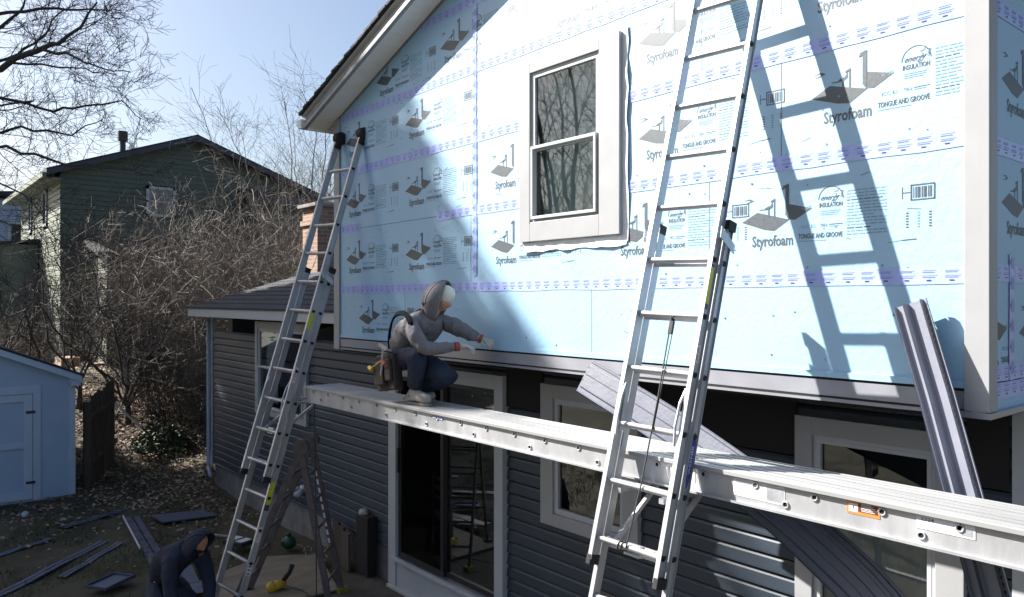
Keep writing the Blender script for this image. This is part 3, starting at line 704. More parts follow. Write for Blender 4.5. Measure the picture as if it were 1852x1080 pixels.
# halyard rope on the big ladder
def rope(name, pts, r=.006, mt='rope', parent=None, seg=6):
    m = MB(); m.tube(pts, r, seg); return m.build(name, mt, parent, True)
zt_ = s_of(-.10)
rp = rope('pull_rope', [(.03, -.035, zt_-.10), (.035, -.036, zt_-.45), (.028, -.038, zt_-.9), (.0, -.035, zt_-1.25), (-.01, -.03, s_of(-1.32)-.0)], .0042, 'rope', rl)
rope('pull_rope', [(.052, -.035, zt_-.10), (.045, -.034, zt_-.35), (.035, -.03, zt_-.62)], .003, 'rope', rl)
m = MB(); m.tube([(.04, -.035, zt_-.015), (.04, -.035, zt_-.03)], .012, 10); m.box((.028, -.045, zt_-.10), (.052, -.028, zt_-.03)); m.tube([(.03, -.04, zt_-.0), (.04, -.05, zt_-.02), (.05, -.04, zt_)], .004, 6); m.build('pulley', 'rubber', rl)
m = MB(); zz_ = s_of(-1.31)
for q in (-.022, .0): m.tube([(q-.035+.004*math.sin(a), -.010+.024*math.cos(a), zz_+.024*math.sin(a)) for a in [R(30*i) for i in range(13)]], .005, 6)
m.build('rope_wrap', 'rope', rl, True)
# ladder jacks under the plank (they carry it)
def jack(root_label, X, s, W):
    j = empty('ladder_jack', (0, 0, 0), root_label, 'ladder jack', 'ladder jacks carrying the plank'); j.matrix_world = X @ Matrix.Translation((0, 0, s))
    m = MB()
    for sd in (-1, 1):
        x = sd*(W/2-.07)
        m.bar((x, .03, .30), (x, .03, -.36), .028, .022); m.bar((x, .04, -.33), (x, .34, .02), .026, .02, (1, 0, 0))
    m.build('upright', 'alu', j)
    m = MB(); m.bar((W/2-.07, .0, -.045), (W/2-.07, .50, .085), .03, .026); m.bar((-W/2+.07, .0, -.045), (-W/2+.07, .50, .085), .03, .026); m.build('arm', 'alu_dull', j)
    m = MB(); m.bar((-W/2+.04, .03, -.34), (W/2-.04, .03, -.34), .02, .02); m.box((-.05, .02, -.36), (.05, .055, -.30)); m.build('crossbar', 'alu', j)
    return j
jack('aluminium jack bracket under the plank inside the foreground ladder', XR_, s_of(-1.0), .425)
jack('aluminium jack bracket under the plank end at the left ladder', XL_, s_of(-1.0, nL), .44)

# ------------------------------------------------------------------ aluminium plank
pk = empty('scaffold_plank', (-4, 3.3, -1.01), 'long aluminium scaffold plank spanning between the two extension ladders', 'plank')
def pp(mb, name, mats, **k): mb.xform(Matrix.Translation(-V(pk.location))); return mb.build(name, mats, pk, **k)
PX0, PX1 = -7.16, -.15
m = MB()
# decking: raised ribs
y = 3.302
m.box((PX0, 3.311, -.878), (PX1, 3.639, -.870))
for i in range(6):
    yy = 3.313+i*.0548; m.box((PX0+.004, yy, -.870), (PX1, yy+.040, -.8575))
pp(m, 'deck', 'alu_grip')
m = MB(); m.box((PX0, 3.288, -.872), (PX1, 3.310, -.858)); m.box((PX0, 3.640, -.885), (PX1, 3.656, -.855)); m.box((PX0, 3.284, -.880), (PX1, 3.2875, -.859)); pp(m, 'edge_lip', 'alu_grip', bevel=.002)
for y0, y1, fl in ((3.304, 3.307, -1), (3.643, 3.646, 1)):
    m = MB(); m.box((PX0, y0, -1.008), (PX1, y1, -.862)); a, b = (y0-.016, y1) if fl < 0 else (y0, y1+.016)
    m.box((PX0, a, -1.012), (PX1, b, -1.006)); m.box((PX0, a-.002 if fl < 0 else b, -1.012), (PX1, a if fl < 0 else b+.002, -1.000)); pp(m, 'side_rail', 'alu')
    if fl > 0: continue
    i = 0; x = -7.0
    while x < PX1:
        zc = -.902 if True else 0
        for (xx, zc) in ((x, -.905),)+(((x+.16, -.968),) if i % 2 == 0 else ()):
            ring = [R(30*k) for k in range(13)]
            m = MB(); m2 = MB(); m.tube([(xx+.0145*math.cos(a), 3.301, zc+.0145*math.sin(a)) for a in ring], .0042, 6, cap=False)
            m2.tube([(xx, 3.3020, zc), (xx, 3.3035, zc)], .0125, 12); rr_ = pp(m, 'rivet', 'alu', smooth=True); m2.xform(Matrix.Translation(-V(pk.location))); m2.build('rivet_hole', 'hole', rr_)
        x += .305; i += 1
def plabel(x0, x1, z0, z1, mt, fn=None, mats=(), name='label'):
    m = MB(); m.add([(x0, 3.3020, z0), (x1, 3.3020, z0), (x1, 3.3020, z1), (x0, 3.3020, z1)], [(0, 1, 2, 3)], 0)
    def rect(a, b, c, d, mi, e=.0008): m.add([(a, 3.302-e, c), (b, 3.302-e, c), (b, 3.302-e, d), (a, 3.302-e, d)], [(0, 1, 2, 3)], mi)
    if fn: fn(m, rect)
    pp(m, name, [mt]+list(mats))
def f1(m, rect):
    rect(-1.655, -1.615, -.930, -.895, 1); rect(-1.612, -1.528, -.926, -.889, 2)
    for i in range(6): rect(-1.600, -1.54-(i % 3)*.008, -.922+i*.006, -.9195+i*.006, 1, .0014)
    put_text(m, '!', (-1.637, 3.3008, -.925), (1, 0, 0), (0, 0, 1), .006, .024, 3)
plabel(-1.664, -1.520, -.940, -.883, 'orange', f1, ['paperwhite', 'brownlab', 'redink'])
def f2(m, rect):
    put_text(m, '2324', (-1.352, 3.3008, -.905), (1, 0, 0), (0, 0, 1), .05, .014, 1)
    rect(-1.20, -1.16, -.932, -.904, 2)
    for i in range(3): rect(-1.34, -1.22, -.915-i*.008, -.9135-i*.008, 2)
plabel(-1.370, -1.150, -.940, -.885, 'paperwhite', f2, ['ink', 'alu_dull'])
def f3(m, rect):
    for i in range(7): rect(-2.23, -2.08, -.90-i*.010, -.897-i*.010, 1)
    rect(-2.06, -1.97, -.965, -.895, 1)
plabel(-2.245, -1.965, -.975, -.888, 'paperwhite', f3, ['alu_dull'])
def f4(m, rect): 
    for i in range(6): rect(-2.62, -2.50, -.90-i*.010, -.897-i*.010, 1)
plabel(-2.64, -2.48, -.965, -.888, 'paperwhite', f4, ['alu_dull'])
m = MB(); pts = [(-4.95, -.905), (-4.92, -.893), (-4.80, -.893), (-4.77, -.905), (-4.80, -.917), (-4.92, -.917)]
m.add([(a, 3.3018, b) for a, b in pts], [tuple(range(6))], 0); put_text(m, 'WERNER', (-4.912, 3.3008, -.911), (1, 0, 0), (0, 0, 1), .104, .012, 1)
m.add([(a, 3.301, b) for a, b in ((-4.925, -.913), (-4.795, -.913), (-4.795, -.897), (-4.925, -.897))], [(0, 1, 2, 3)], 2)
pp(m, 'maker_badge', ['blueink', 'blueink', 'paperwhite'])

# ------------------------------------------------------------------ loose siding pieces leaning on the wall
def sheet_strip(pts, wv, prof, mi_fn, mb):
    """prof: list of (u across 0..1, height) ; wv(i) width vector, normal computed"""
    n = len(prof); rowsv = []
    for i, p in enumerate(pts):
        p = V(p); t = (V(pts[min(i+1, len(pts)-1)])-V(pts[max(i-1, 0)])).normalized(); w_ = V(wv); w_ = (w_-t*w_.dot(t)); L = V(wv).length; w_ = w_.normalized()*L; nn = w_.cross(t).normalized()
        rowsv.append([p+w_*(u-.5)+nn*h for u, h in prof])
    vs = [v for r_ in rowsv for v in r_]
    for i in range(len(pts)-1):
        for k_ in range(n-1): mb.add([rowsv[i][k_], rowsv[i][k_+1], rowsv[i+1][k_+1], rowsv[i+1][k_]], [(0, 1, 2, 3)], mi_fn(k_))
def dbl(pts): # subdivide polyline smoothly (catmull)
    P = [V(p) for p in pts]; out = []
    for i in range(len(P)-1):
        p0 = P[max(i-1, 0)]; p1 = P[i]; p2 = P[i+1]; p3 = P[min(i+2, len(P)-1)]
        for k_ in range(4):
            t = k_/4; out.append(.5*((2*p1)+(p2-p0)*t+(2*p0-5*p1+4*p2-p3)*t*t+(3*p1-p0-3*p2+p3)*t**3))
    out.append(P[-1]); return out
pa = empty('loose_siding', (-1.66, 3.9, -3.35), 'upright grey vinyl siding strip with dark grooves propped behind the right plank end', 'siding piece')
m = MB(); pts = [V(p)-V(pa.location) for p in ((-1.665, 3.93, -.02), (-1.52, 3.875, -.45), (-1.385, 3.82, -.88), (-1.24, 3.76, -1.35), (-.62, 3.5, -3.34))]
prof = [(-.02, .03), (0, 0), (.06, -.012), (.09, .012), (.30, .012), (.33, -.014), (.42, -.014), (.45, .012), (.80, .012), (.82, -.008), (.86, -.008), (.88, .012), (1.0, .004), (1.0, -.01)]
sheet_strip(pts, (.165, .0, .0), prof, lambda q: 1 if q in (1, 5, 9, 0) else 0, m); o = m.build('panel', ['panelgrey', 'panelnavy'], pa)
so_ = o.modifiers.new('s', 'SOLIDIFY'); so_.thickness = .002; so_.offset = 0
m = MB()
for i in range(46):
    t = i/46; a = pts[0].lerp(pts[2], t) if t < .5 else pts[2].lerp(pts[3], (t-.5)*2)
    a = pts[0].lerp(pts[3], t); m.box((a.x+.074, a.y-.018, a.z-.010), (a.x+.080, a.y-.014, a.z+.006))
m.build('nail_slot', 'hole', pa)
pb = empty('loose_siding', (-3, 3.8, -3.35), 'long sagging vinyl siding panel propped diagonally below the blue wall, passing behind the plank', 'siding piece')
base = [(-3.92, 3.955, -.535), (-3.3, 3.91, -.735), (-2.85, 3.87, -.895), (-2.35, 3.80, -1.09), (-2.0, 3.73, -1.25), (-1.66, 3.63, -1.42), (-1.2, 3.45, -1.75), (-.9, 3.3, -2.1), (-.45, 3.0, -3.3)]
m = MB(); pts = [p-V(pb.location) for p in dbl(base)]
prof = [(-.03, .008), (0, 0), (.03, .004), (.45, .006), (.465, -.002), (.48, .004), (.90, .006), (.915, -.002), (.93, .006), (1, .006), (1.02, -.006)]
sheet_strip(pts, (.077, .064, .18), prof, lambda q: 1 if q in (0, 3) else 0, m); o = m.build('panel', ['panelmid', 'panelnavy'], pb)
so_ = o.modifiers.new('s', 'SOLIDIFY'); so_.thickness = .002; so_.offset = 0
m = MB(); sheet_strip([p+V((-.035, -.006, -.035)) for p in pts[:-3]], (.077, .064, .18), prof, lambda q: 1 if q in (0, 3) else 0, m); o = m.build('panel', ['panelmid', 'panelnavy'], pb)
so_ = o.modifiers.new('s', 'SOLIDIFY'); so_.thickness = .002; so_.offset = 0

# ------------------------------------------------------------------ people
def skin_mesh(name, nodes, edges, mt, parent=None, root=None, sub=2, wrinkle=0):
    me = bpy.data.meshes.new(name); keys = list(nodes); idx = {k_: i for i, k_ in enumerate(keys)}
    me.from_pydata([nodes[k_][0] for k_ in keys], [(idx[a], idx[b]) for a, b in edges], [])
    o = bpy.data.objects.new(name, me); C.objects.link(o)
    sm_ = o.modifiers.new('skin', 'SKIN'); sm_.branch_smoothing = .6
    sv = me.skin_vertices[0].data
    for k_ in keys:
        r_ = nodes[k_][1]; sv[idx[k_]].radius = (r_, r_) if not isinstance(r_, tuple) else r_
        sv[idx[k_]].use_root = (k_ == (root or keys[0]))
    ss = o.modifiers.new('sub', 'SUBSURF'); ss.levels = sub; ss.render_levels = sub
    dg = bpy.context.evaluated_depsgraph_get(); me2 = bpy.data.meshes.new_from_object(o.evaluated_get(dg)); bpy.data.objects.remove(o)
    me2.name = name; me2.materials.clear(); me2.materials.append(M[mt]); me2.polygons.foreach_set('use_smooth', [True]*len(me2.polygons))
    if wrinkle:
        for v in me2.vertices:
            p = v.co; k_ = noise.noise(p*14+V((0, 0, p.x*9)))*.6+noise.noise(V((p.x*30, p.y*30, p.z*11)))*.5
            v.co = p+v.normal*k_*wrinkle
    o2 = bpy.data.objects.new(name, me2); C.objects.link(o2)
    if parent: o2.parent = parent
    return o2
def add_hand(nodes, edges, wk, wpos, d, pn, side, pref, curl=.8, k=1.0):
    """d: hand direction, pn: palm-down normal; side: direction of thumb"""
    d = V(d).normalized(); pn = V(pn); pn = (pn-d*pn.dot(d)).normalized(); s = V(side); s = (s-d*s.dot(d)-pn*s.dot(pn)).normalized(); w0 = V(wpos)
    pk_ = pref+'palm'; nodes[pk_] = (w0+d*.05*k, .024*k); edges.append((wk, pk_))
    for i, (off, ln) in enumerate(((.027, .072), (.010, .080), (-.008, .074), (-.025, .058))):
        a = w0+d*.088*k+s*off*k; n1 = f'{pref}f{i}a'; n2 = f'{pref}f{i}b'; n3 = f'{pref}f{i}c'; c = curl
        nodes[n1] = (a, .011*k); nodes[n2] = (a+(d*math.cos(c*.6)+pn*math.sin(c*.6))*ln*.5*k, .0095*k)
        nodes[n3] = (V(nodes[n2][0])+(d*math.cos(c*1.7)+pn*math.sin(c*1.7))*ln*.5*k, .008*k)
        edges += [(pk_, n1), (n1, n2), (n2, n3)]
    nodes[pref+'t1'] = (w0+d*.045*k+s*.038*k+pn*.008, .012*k); nodes[pref+'t2'] = (w0+d*.085*k+s*.05*k+pn*.022, .0095*k)
    edges += [(pk_, pref+'t1'), (pref+'t1', pref+'t2')]

def person(label, J, root_loc, cloth):
    """J: joint positions in world"""
    rt = V(root_loc); L = {k_: V(v)-rt for k_, v in J.items() if k_ not in ('curl', 'bulge')}
    nodes = {}; edges = []
    def nd(k_, p, r_): nodes[k_] = (p, r_)
    nd('pel', L['pel'], .08); nd('bel', L['pel'].lerp(L['chest'], .5), .075); nd('chest', L['chest'], .08); nd('neck0', L['neck'], .055); nd('neck1', L['neck'].lerp(L['head'], .45), .05)
    nd('head', L['head'], .078); nd('crown', L['head']+(L['crown']-L['head'])*.55, .080); nd('top', L['crown'], .045)
    fd = L['face'].normalized() if False else (L['face']-L['head']).normalized()
    nd('chin', L['head']-(L['crown']-L['head']).normalized()*.075+fd*.055, .030); nd('nose', L['head']+fd*.095-(L['crown']-L['head']).normalized()*.005, .012)
    edges += [('pel', 'bel'), ('bel', 'chest'), ('chest', 'neck0'), ('neck0', 'neck1'), ('neck1', 'head'), ('head', 'crown'), ('crown', 'top'), ('head', 'chin'), ('head', 'nose')]
    for s in 'LR':
        nd(s+'sh', L[s+'sh'], .045); nd(s+'ua', L[s+'sh'].lerp(L[s+'el'], .5), .043); nd(s+'el', L[s+'el'], .036); nd(s+'fa', L[s+'el'].lerp(L[s+'wr'], .4), .035); nd(s+'wr', L[s+'wr'], .024)
        edges += [('chest', s+'sh'), (s+'sh', s+'ua'), (s+'ua', s+'el'), (s+'el', s+'fa'), (s+'fa', s+'wr')]
        nd(s+'hip', L[s+'hip'], .05); nd(s+'th', L[s+'hip'].lerp(L[s+'kn'], .5), .06); nd(s+'kn', L[s+'kn'], .038); nd(s+'cf', L[s+'kn'].lerp(L[s+'an'], .35), .05); nd(s+'an', L[s+'an'], .036)
        nd(s+'toe', L[s+'toe'], .03)
        edges += [('pel', s+'hip'), (s+'hip', s+'th'), (s+'th', s+'kn'), (s+'kn', s+'cf'), (s+'cf', s+'an'), (s+'an', s+'toe')]
        add_hand(nodes, edges, s+'wr', L[s+'wr'], J[s+'hd'], J[s+'pn'], J[s+'ts'], s+'h', J.get('curl', .8), 1.05)
    root = skin_mesh('person', nodes, edges, 'skin', None, 'pel')
    root.location = rt
    root.data.materials.append(M[cloth.get('hand', 'skin')])
    # gloved / bare hands share the body mesh: second slot for the polygons of the hands
    hl = [L['Lwr'], L['Rwr']]
    for p in root.data.polygons:
        c = p.center
        if any((V(c)-(h+V(J[s+'hd']).normalized()*.09)).length < .115 for h, s in zip(hl, 'LR')): p.material_index = 1
    tag(root, label, 'person')
    # top
    n = {}; e = []
    n['pel'] = (L['pel']+(L['chest']-L['pel'])*.05, (.18, .168)); n['bel'] = (L['pel'].lerp(L['chest'], .5)+V(J.get('bulge', (0, 0, 0))), (.205, .18)); n['chest'] = (L['chest'], (.205, .19)); n['neck'] = (L['chest'].lerp(L['neck'], .8), .11)
    e = [('pel', 'bel'), ('bel', 'chest'), ('chest', 'neck')]
    for s in 'LR':
        n[s+'sh'] = (L[s+'sh'], .092); n[s+'ua'] = (L[s+'sh'].lerp(L[s+'el'], .5), .078); n[s+'el'] = (L[s+'el'], .064); n[s+'fa'] = (L[s+'el'].lerp(L[s+'wr'], .5), .052); n[s+'wr'] = (L[s+'el'].lerp(L[s+'wr'], .93), .036)
        e += [('chest', s+'sh'), (s+'sh', s+'ua'), (s+'ua', s+'el'), (s+'el', s+'fa'), (s+'fa', s+'wr')]
    skin_mesh('hoodie', n, e, cloth['top'], root, 'pel', 3, .016)
    # trousers
    n = {'pel': (L['pel'], (.15, .135)), 'wst': (L['pel'].lerp(L['chest'], .12), .13)}; e = [('pel', 'wst')]
    for s in 'LR':
        n[s+'hip'] = (L[s+'hip'], .128); n[s+'th'] = (L[s+'hip'].lerp(L[s+'kn'], .5), .112); n[s+'kn'] = (L[s+'kn'], .100); n[s+'cf'] = (L[s+'kn'].lerp(L[s+'an'], .4), .074); n[s+'an'] = (L[s+'kn'].lerp(L[s+'an'], .93), .060)
        e += [('pel', s+'hip'), (s+'hip', s+'th'), (s+'th', s+'kn'), (s+'kn', s+'cf'), (s+'cf', s+'an')]
    skin_mesh('trousers', n, e, cloth['legs'], root, 'pel', 3, .014)
    for s in 'LR':
        a = L[s+'an']; t = L[s+'toe']; d = (t-a); d.z = 0; d.normalize(); q = V((-d.y, d.x, 0)); zf = min(a.z, t.z)-.048
        n = {'heel': (V((a.x, a.y, zf+.052))-d*.035, .055), 'mid': (V((a.x, a.y, zf+.055))+d*.07, .060), 'ball': (V((a.x, a.y, zf+.047))+d*.155, (.062, .052)), 'toe': (V((a.x, a.y, zf+.042))+d*.205, .044), 'ank': (a+V((0, 0, .02)), .048)}
        sh = skin_mesh('shoe', n, [('heel', 'mid'), ('mid', 'ball'), ('ball', 'toe'), ('heel', 'ank'), ('mid', 'ank')], cloth['shoe'], root, 'mid')
        m = MB(); out = []
        for u_, w_ in ((-.065, .02), (-.05, .038), (.02, .042), (.10, .048), (.16, .048), (.20, .034), (.215, .012)): out.append((u_, w_))
        poly = [V((a.x, a.y, zf-.006))+d*u_+q*w_*.78 for u_, w_ in out]+[V((a.x, a.y, zf-.006))+d*u_-q*w_*.78 for u_, w_ in out[::-1]]
        m.prism(poly, (0, 0, .022)); m.build('sole', cloth['sole'], sh)
    return root, L
# --- the crouching person on the plank
J = dict(pel=(-5.66, 3.47, -.50), chest=(-5.42, 3.51, -.245), neck=(-5.305, 3.56, -.115), head=(-5.255, 3.61, -.015), crown=(-5.225, 3.615, .088), face=(-5.165, 3.67, -.06),
         Rsh=(-5.36, 3.35, -.205), Lsh=(-5.33, 3.685, -.19), Rel=(-5.19, 3.40, -.40), Lel=(-5.20, 3.80, -.27), Rwr=(-5.08, 3.66, -.385), Lwr=(-5.09, 3.90, -.335),
         Rhip=(-5.62, 3.38, -.52), Lhip=(-5.62, 3.55, -.52), Rkn=(-5.25, 3.39, -.46), Lkn=(-5.06, 3.56, -.62), Ran=(-5.33, 3.38, -.765), Lan=(-5.50, 3.55, -.76),
         Rtoe=(-5.16, 3.41, -.80), Ltoe=(-5.33, 3.56, -.80), Rhd=(.75, .55, -.02), Lhd=(.95, .05, -.15), Rpn=(.2, .2, -1), Lpn=(0, .4, -1), Rts=(-.4, .8, .3), Lts=(-.1, -.6, .6), curl=1.0, bulge=(-.03, 0, .02))
wk, WL = person('person in a grey hoodie and tool belt crouching on the plank, hands at the wall', J, (-5.5, 3.47, -.855), dict(top='hoodie', legs='jeans', shoe='shoe', sole='sole', hand='glove'))
rt = V(wk.location)
def wp(p): return V(p)-rt
# hood: draped shell around back/top of head
def hood(parent, c, up, fwd, mt, r=.125, name='hood'):
    up = V(up).normalized(); fwd = V(fwd); fwd = (fwd-up*fwd.dot(up)).normalized(); sd = up.cross(fwd); m = MB(); n1, n2 = 20, 14; rowsv = []
    for i in range(n2+1):
        th = R(4+(158-4)*i/n2)      # from crown down to neck
        row = []
        for k_ in range(n1+1):
            ph = R(74+(286-74)*k_/n1)     # open in front
            fold = 1+.02*math.sin(ph*3+i*.15)*(i/n2)
            rr = r*(1+.08*(i/n2)+.9*max(0, i/n2-.72))*fold
            px = math.cos(ph)*math.sin(th); py = math.sin(ph)*math.sin(th); pz = math.cos(th)
            row.append(V(c)+(fwd*px*1.08+sd*py*.92)*rr+up*pz*rr*1.12+fwd*(.03*(1-i/n2)))
        rowsv.append(row)
    for i in range(n2):
        for k_ in range(n1): m.add([rowsv[i][k_], rowsv[i][k_+1], rowsv[i+1][k_+1], rowsv[i+1][k_]], [(0, 1, 2, 3)])
    # crown cap closing the front upper arc
    o = m.build(name, mt, parent, True)
    bmx = bmesh.new(); bmx.from_mesh(o.data); bmesh.ops.remove_doubles(bmx, verts=bmx.verts, dist=1e-4); bmx.to_mesh(o.data); bmx.free(); o.data.polygons.foreach_set('use_smooth', [True]*len(o.data.polygons))
    s_ = o.modifiers.new('s', 'SOLIDIFY'); s_.thickness = .01; s_.offset = -1
    return o
hood(wk, wp((-5.28, 3.605, .005)), (.30, .05, 1), (.78, .62, -.28), 'hoodie', .136)
m = MB(); m.ball(wp((-5.228, 3.628, .040)), .088, n=18, sc=(1, .95, .88)); m.build('cap', 'hoodlt', wk, True)
# straps / suspenders
def strap(pts, w_=.042, mt='strap', name='strap', parent=wk):
    m = MB(); c = wp(J['chest']); P = dbl([c+(wp(p)-c)*.97 for p in pts])
    for a, b in zip(P[:-1], P[1:]): m.bar(a, b+(b-a)*.1, w_, .016, tuple(((a-c)-(b-a)*0)))
    return m.build(name, mt, parent)
strap([(-5.745, 3.40, -.42), (-5.68, 3.36, -.31), (-5.585, 3.325, -.20), (-5.49, 3.315, -.125), (-5.38, 3.33, -.115), (-5.29, 3.33, -.19), (-5.29, 3.33, -.29)])
strap([(-5.765, 3.50, -.42), (-5.66, 3.52, -.25), (-5.55, 3.55, -.125), (-5.45, 3.58, -.075)])
m = MB(); ring = [wp((-5.66, 3.47, -.49))+V((.165*math.cos(a), .165*math.sin(a), .05*math.cos(a))) for a in [R(30*i) for i in range(13)]]
for a, b in zip(ring[:-1], ring[1:]): m.bar(a, b, .012, .05)
m.build('tool_belt', 'leather', wk)
m = MB(); m.box((-.14, -.06, -.30), (.13, .03, .0)); m.box((-.12, -.10, -.25), (.02, -.06, -.05)); m.box((.035, -.09, -.22), (.12, -.06, -.04)); m.xform(Matrix.Translation(wp((-5.58, 3.315, -.46))) @ Matrix.Rotation(R(-8), 4, 'Y')); pch = m.build('tool_pouch', 'leather', wk, bevel=.012)
m = MB(); a = wp((-5.53, 3.22, -.41)); m.tube([a, a+V((-.03, 0, -.22))], .010, 8); m.bar(a+V((-.06, 0, .035)), a+V((.06, 0, -.0)), .022, .024); m.build('hammer', 'alu', pch)
m = MB(); a = wp((-5.50, 3.19, -.50)); m.tube([a, a+V((.05, 0, -.03))], .016, 8); m.build('red_grip', 'redcuff', pch)
m = MB(); a = wp((-5.72, 3.20, -.57)); m.tube([a, a+V((.04, 0, -.02))], .020, 10); m.tube([a+V((0, 0, -.02)), a+V((.22, -.01, .07))], .004, 6); m.build('tape_measure', 'yellowp', pch)
for s, cpos in (('R', J['Rwr']), ('L', J['Lwr'])):
    a = wp(J[s+'el']).lerp(wp(cpos), .88); b = wp(J[s+'el']).lerp(wp(cpos), 1.02); m = MB(); m.tube([a, b], [.040, .036], 12); m.build('cuff', 'redcuff', wk, True)
# strip of flashing being fitted, held in both hands
# --- second person, bent over on the ground at lower left
J2 = dict(pel=(-7.98, 2.16, -2.78), chest=(-7.72, 2.28, -2.42), neck=(-7.58, 2.34, -2.34), head=(-7.50, 2.38, -2.30), crown=(-7.42, 2.40, -2.24), face=(-7.44, 2.42, -2.40),
          Rsh=(-7.60, 2.14, -2.46), Lsh=(-7.72, 2.46, -2.44), Rel=(-7.50, 2.12, -2.74), Lel=(-7.50, 2.48, -2.74), Rwr=(-7.36, 2.22, -2.95), Lwr=(-7.34, 2.42, -2.96),
          Rhip=(-7.94, 2.07, -2.82), Lhip=(-7.99, 2.25, -2.82), Rkn=(-7.60, 2.06, -2.90), Lkn=(-7.60, 2.34, -2.90), Ran=(-7.84, 2.04, -3.23), Lan=(-7.86, 2.30, -3.23),
          Rtoe=(-7.66, 2.06, -3.28), Ltoe=(-7.68, 2.34, -3.28), Rhd=(.5, .2, -.8), Lhd=(.5, -.1, -.8), Rpn=(-.8, 0, -.4), Lpn=(-.8, 0, -.4), Rts=(0, .9, .1), Lts=(0, -.9, .1), curl=.9, bulge=(-.05, -.02, .06))
wk2, _ = person('person in a dark navy hooded top bent low on the ground beside the left ladder', J2, (-7.8, 2.2, -3.32), dict(top='navy', legs='jeans', shoe='leather', sole='rubber', hand='skin'))
rt2 = V(wk2.location)
hood(wk2, V((-7.50, 2.38, -2.31))-rt2, (.55, .2, .7), (.6, .35, -.7), 'navy', .132)

# ------------------------------------------------------------------ folding step ladder, ply, ground clutter
sl_ = empty('folding_ladder', (-8.1, 3.6, -3.33), 'old dusty multi-joint ladder standing open as an A-frame on the ground under the plank', 'folding ladder')
def ff(mb, name, mats, **k_): mb.xform(Matrix.Translation(-V(sl_.location))); return mb.build(name, mats, sl_, **k_)
T0 = V((-7.85, 3.62, -1.60))
fa = V((-8.42, 3.10, -3.33)); fb = V((-7.74, 3.92, -3.33))
side = V((.30, -.26, 0))     # across the ladder
for foot, nm in ((fa, 'a'), (fb, 'b')):
    tops = []; 
    for q in (0, 1):
        off = side*(q-.5)*1.0; spread = side*(q-.5)*.25
        m = MB(); a = T0+off; b = foot+off+spread; m.bar(a, b, .07, .028, (side.x, side.y, 0)); ff(m, 'rail', 'dusty', bevel=.004)
        m = MB(); m.box(tuple(V(b)-V((.05, .05, 0))), tuple(V(b)+V((.05, .05, .07)))); ff(m, 'foot', 'yellowdim' if nm == 'b' else 'rubber', bevel=.006)
        tops.append((a, b))
    for i in range(1, 6):
        t = i/6; m = MB(); m.tube([tops[0][0].lerp(tops[0][1], t), tops[1][0].lerp(tops[1][1], t)], .016, 8); ff(m, 'rung', 'dusty')
for q in (0, 1):
    m = MB(); c = T0+side*(q-.5)*1.0+V((0, 0, .03)); d = side.normalized()*.02; m.tube([c-d*1.5, c+d*1.5], .085, 18); m.tube([c-d*2, c+d*2], .035, 12); ff(m, 'hinge', 'dusty')
# writing on the ladder rail
m = MB(); d = (fb-T0).normalized(); o_ = side*.5
for i in range(9):
    p = T0.lerp(fb, .18+.055*i)-side*.53+V((0, -.03, 0)); m.add([p, p+d*.06, p+d*.06+V((.02, .015, .0)), p+V((.02, .015, 0))], [(0, 1, 2, 3)])
ff(m, 'rail_marks', 'paperwhite')

def gplace(x, y, dz=0): return (x, y, gz(x, y)+dz)
def thing_mesh(mb, name, mats, loc, label, cat, group=None, **k_):
    mb.xform(Matrix.Translation(-V(loc))); o = mb.build(name, mats, None, **k_); o.location = loc; return tag(o, label, cat, group)
m = MB(); m.prism([(-9.60, 3.80, -3.30), (-9.2, 4.42, -3.30), (-7.95, 4.05, -3.30), (-8.0, 2.95, -3.30), (-9.2, 2.9, -3.30)], (0, 0, .018))
thing_mesh(m, 'plywood_sheet', 'plywood', (-8.9, 3.6, -3.30), 'pale plywood sheet lying on the ground under the open folding ladder', 'plywood sheet', bevel=.002)
def strip(p, q, w_, label, mt='navystrip', prof=True, z=.02):
    p = V((*p, gz(*p)+z)); q = V((*q, gz(*q)+z)); m = MB(); d = (q-p).normalized(); s = V((-d.y, d.x, 0)); n = 10
    pts = [p.lerp(q, i/n)+V((0, 0, .006*math.sin(i*1.3))) for i in range(n+1)]
    pr = [(0, .012), (.02, 0), (.45, 0), (.5, .014), (.55, 0), (.97, 0), (1, .02)]
    vs = []
    sheet_strip(pts, s*w_, pr, lambda k_: 1 if k_ in (2, 3) else 0, m)
    o = thing_mesh(m, 'siding_strip', [mt, 'panelnavy'], tuple(p), label, 'siding piece'); sd = o.modifiers.new('s', 'SOLIDIFY'); sd.thickness = .004
    return o
strip((-10.0, .75), (-11.75, 2.45), .13, 'longest dark siding strip lying on the grass, running out of the lower left corner')
strip((-12.7, 2.1), (-13.3, 3.05), .15, 'dark siding strip on the grass in front of the shed corner')
strip((-11.7, .95), (-12.25, 1.88), .10, 'narrow black trim strip on the grass below the shed door')
strip((-10.6, 1.75), (-11.5, 2.6), .10, 'thin dark trim strip crossing behind the longest strip on the grass')
strip((-12.75, 3.05), (-10.0, 2.75), .20, 'navy siding panel with a pale edge running towards the squatting person')
strip((-9.9, 2.85), (-8.7, 2.65), .34, 'wide blue-grey panel offcut on the ground between the squatting person and the left ladder', z=.12)
m = MB(); m.bar((-12.80, 2.93, gz(-12.8, 2.93)+.05), (-10.9, 2.70, gz(-10.9, 2.7)+.06), .012, .03); thing_mesh(m, 'trim_strip', 'wtape', (-12.8, 2.9, gz(-12.8, 2.9)+.03), 'thin pale edge strip lying beside the navy panel left of the squatting person', 'trim strip')
m = MB(); m.bar((-11.3, 3.45, gz(-11.3, 3.45)+.04), (-10.6, 4.0, gz(-10.6, 4.0)+.05), .03, .02); thing_mesh(m, 'trim_bar', 'alu', (-11.3, 3.45, gz(-11.3, 3.45)), 'short bright metal bar on the leaves right of the squatting person', 'metal bar')
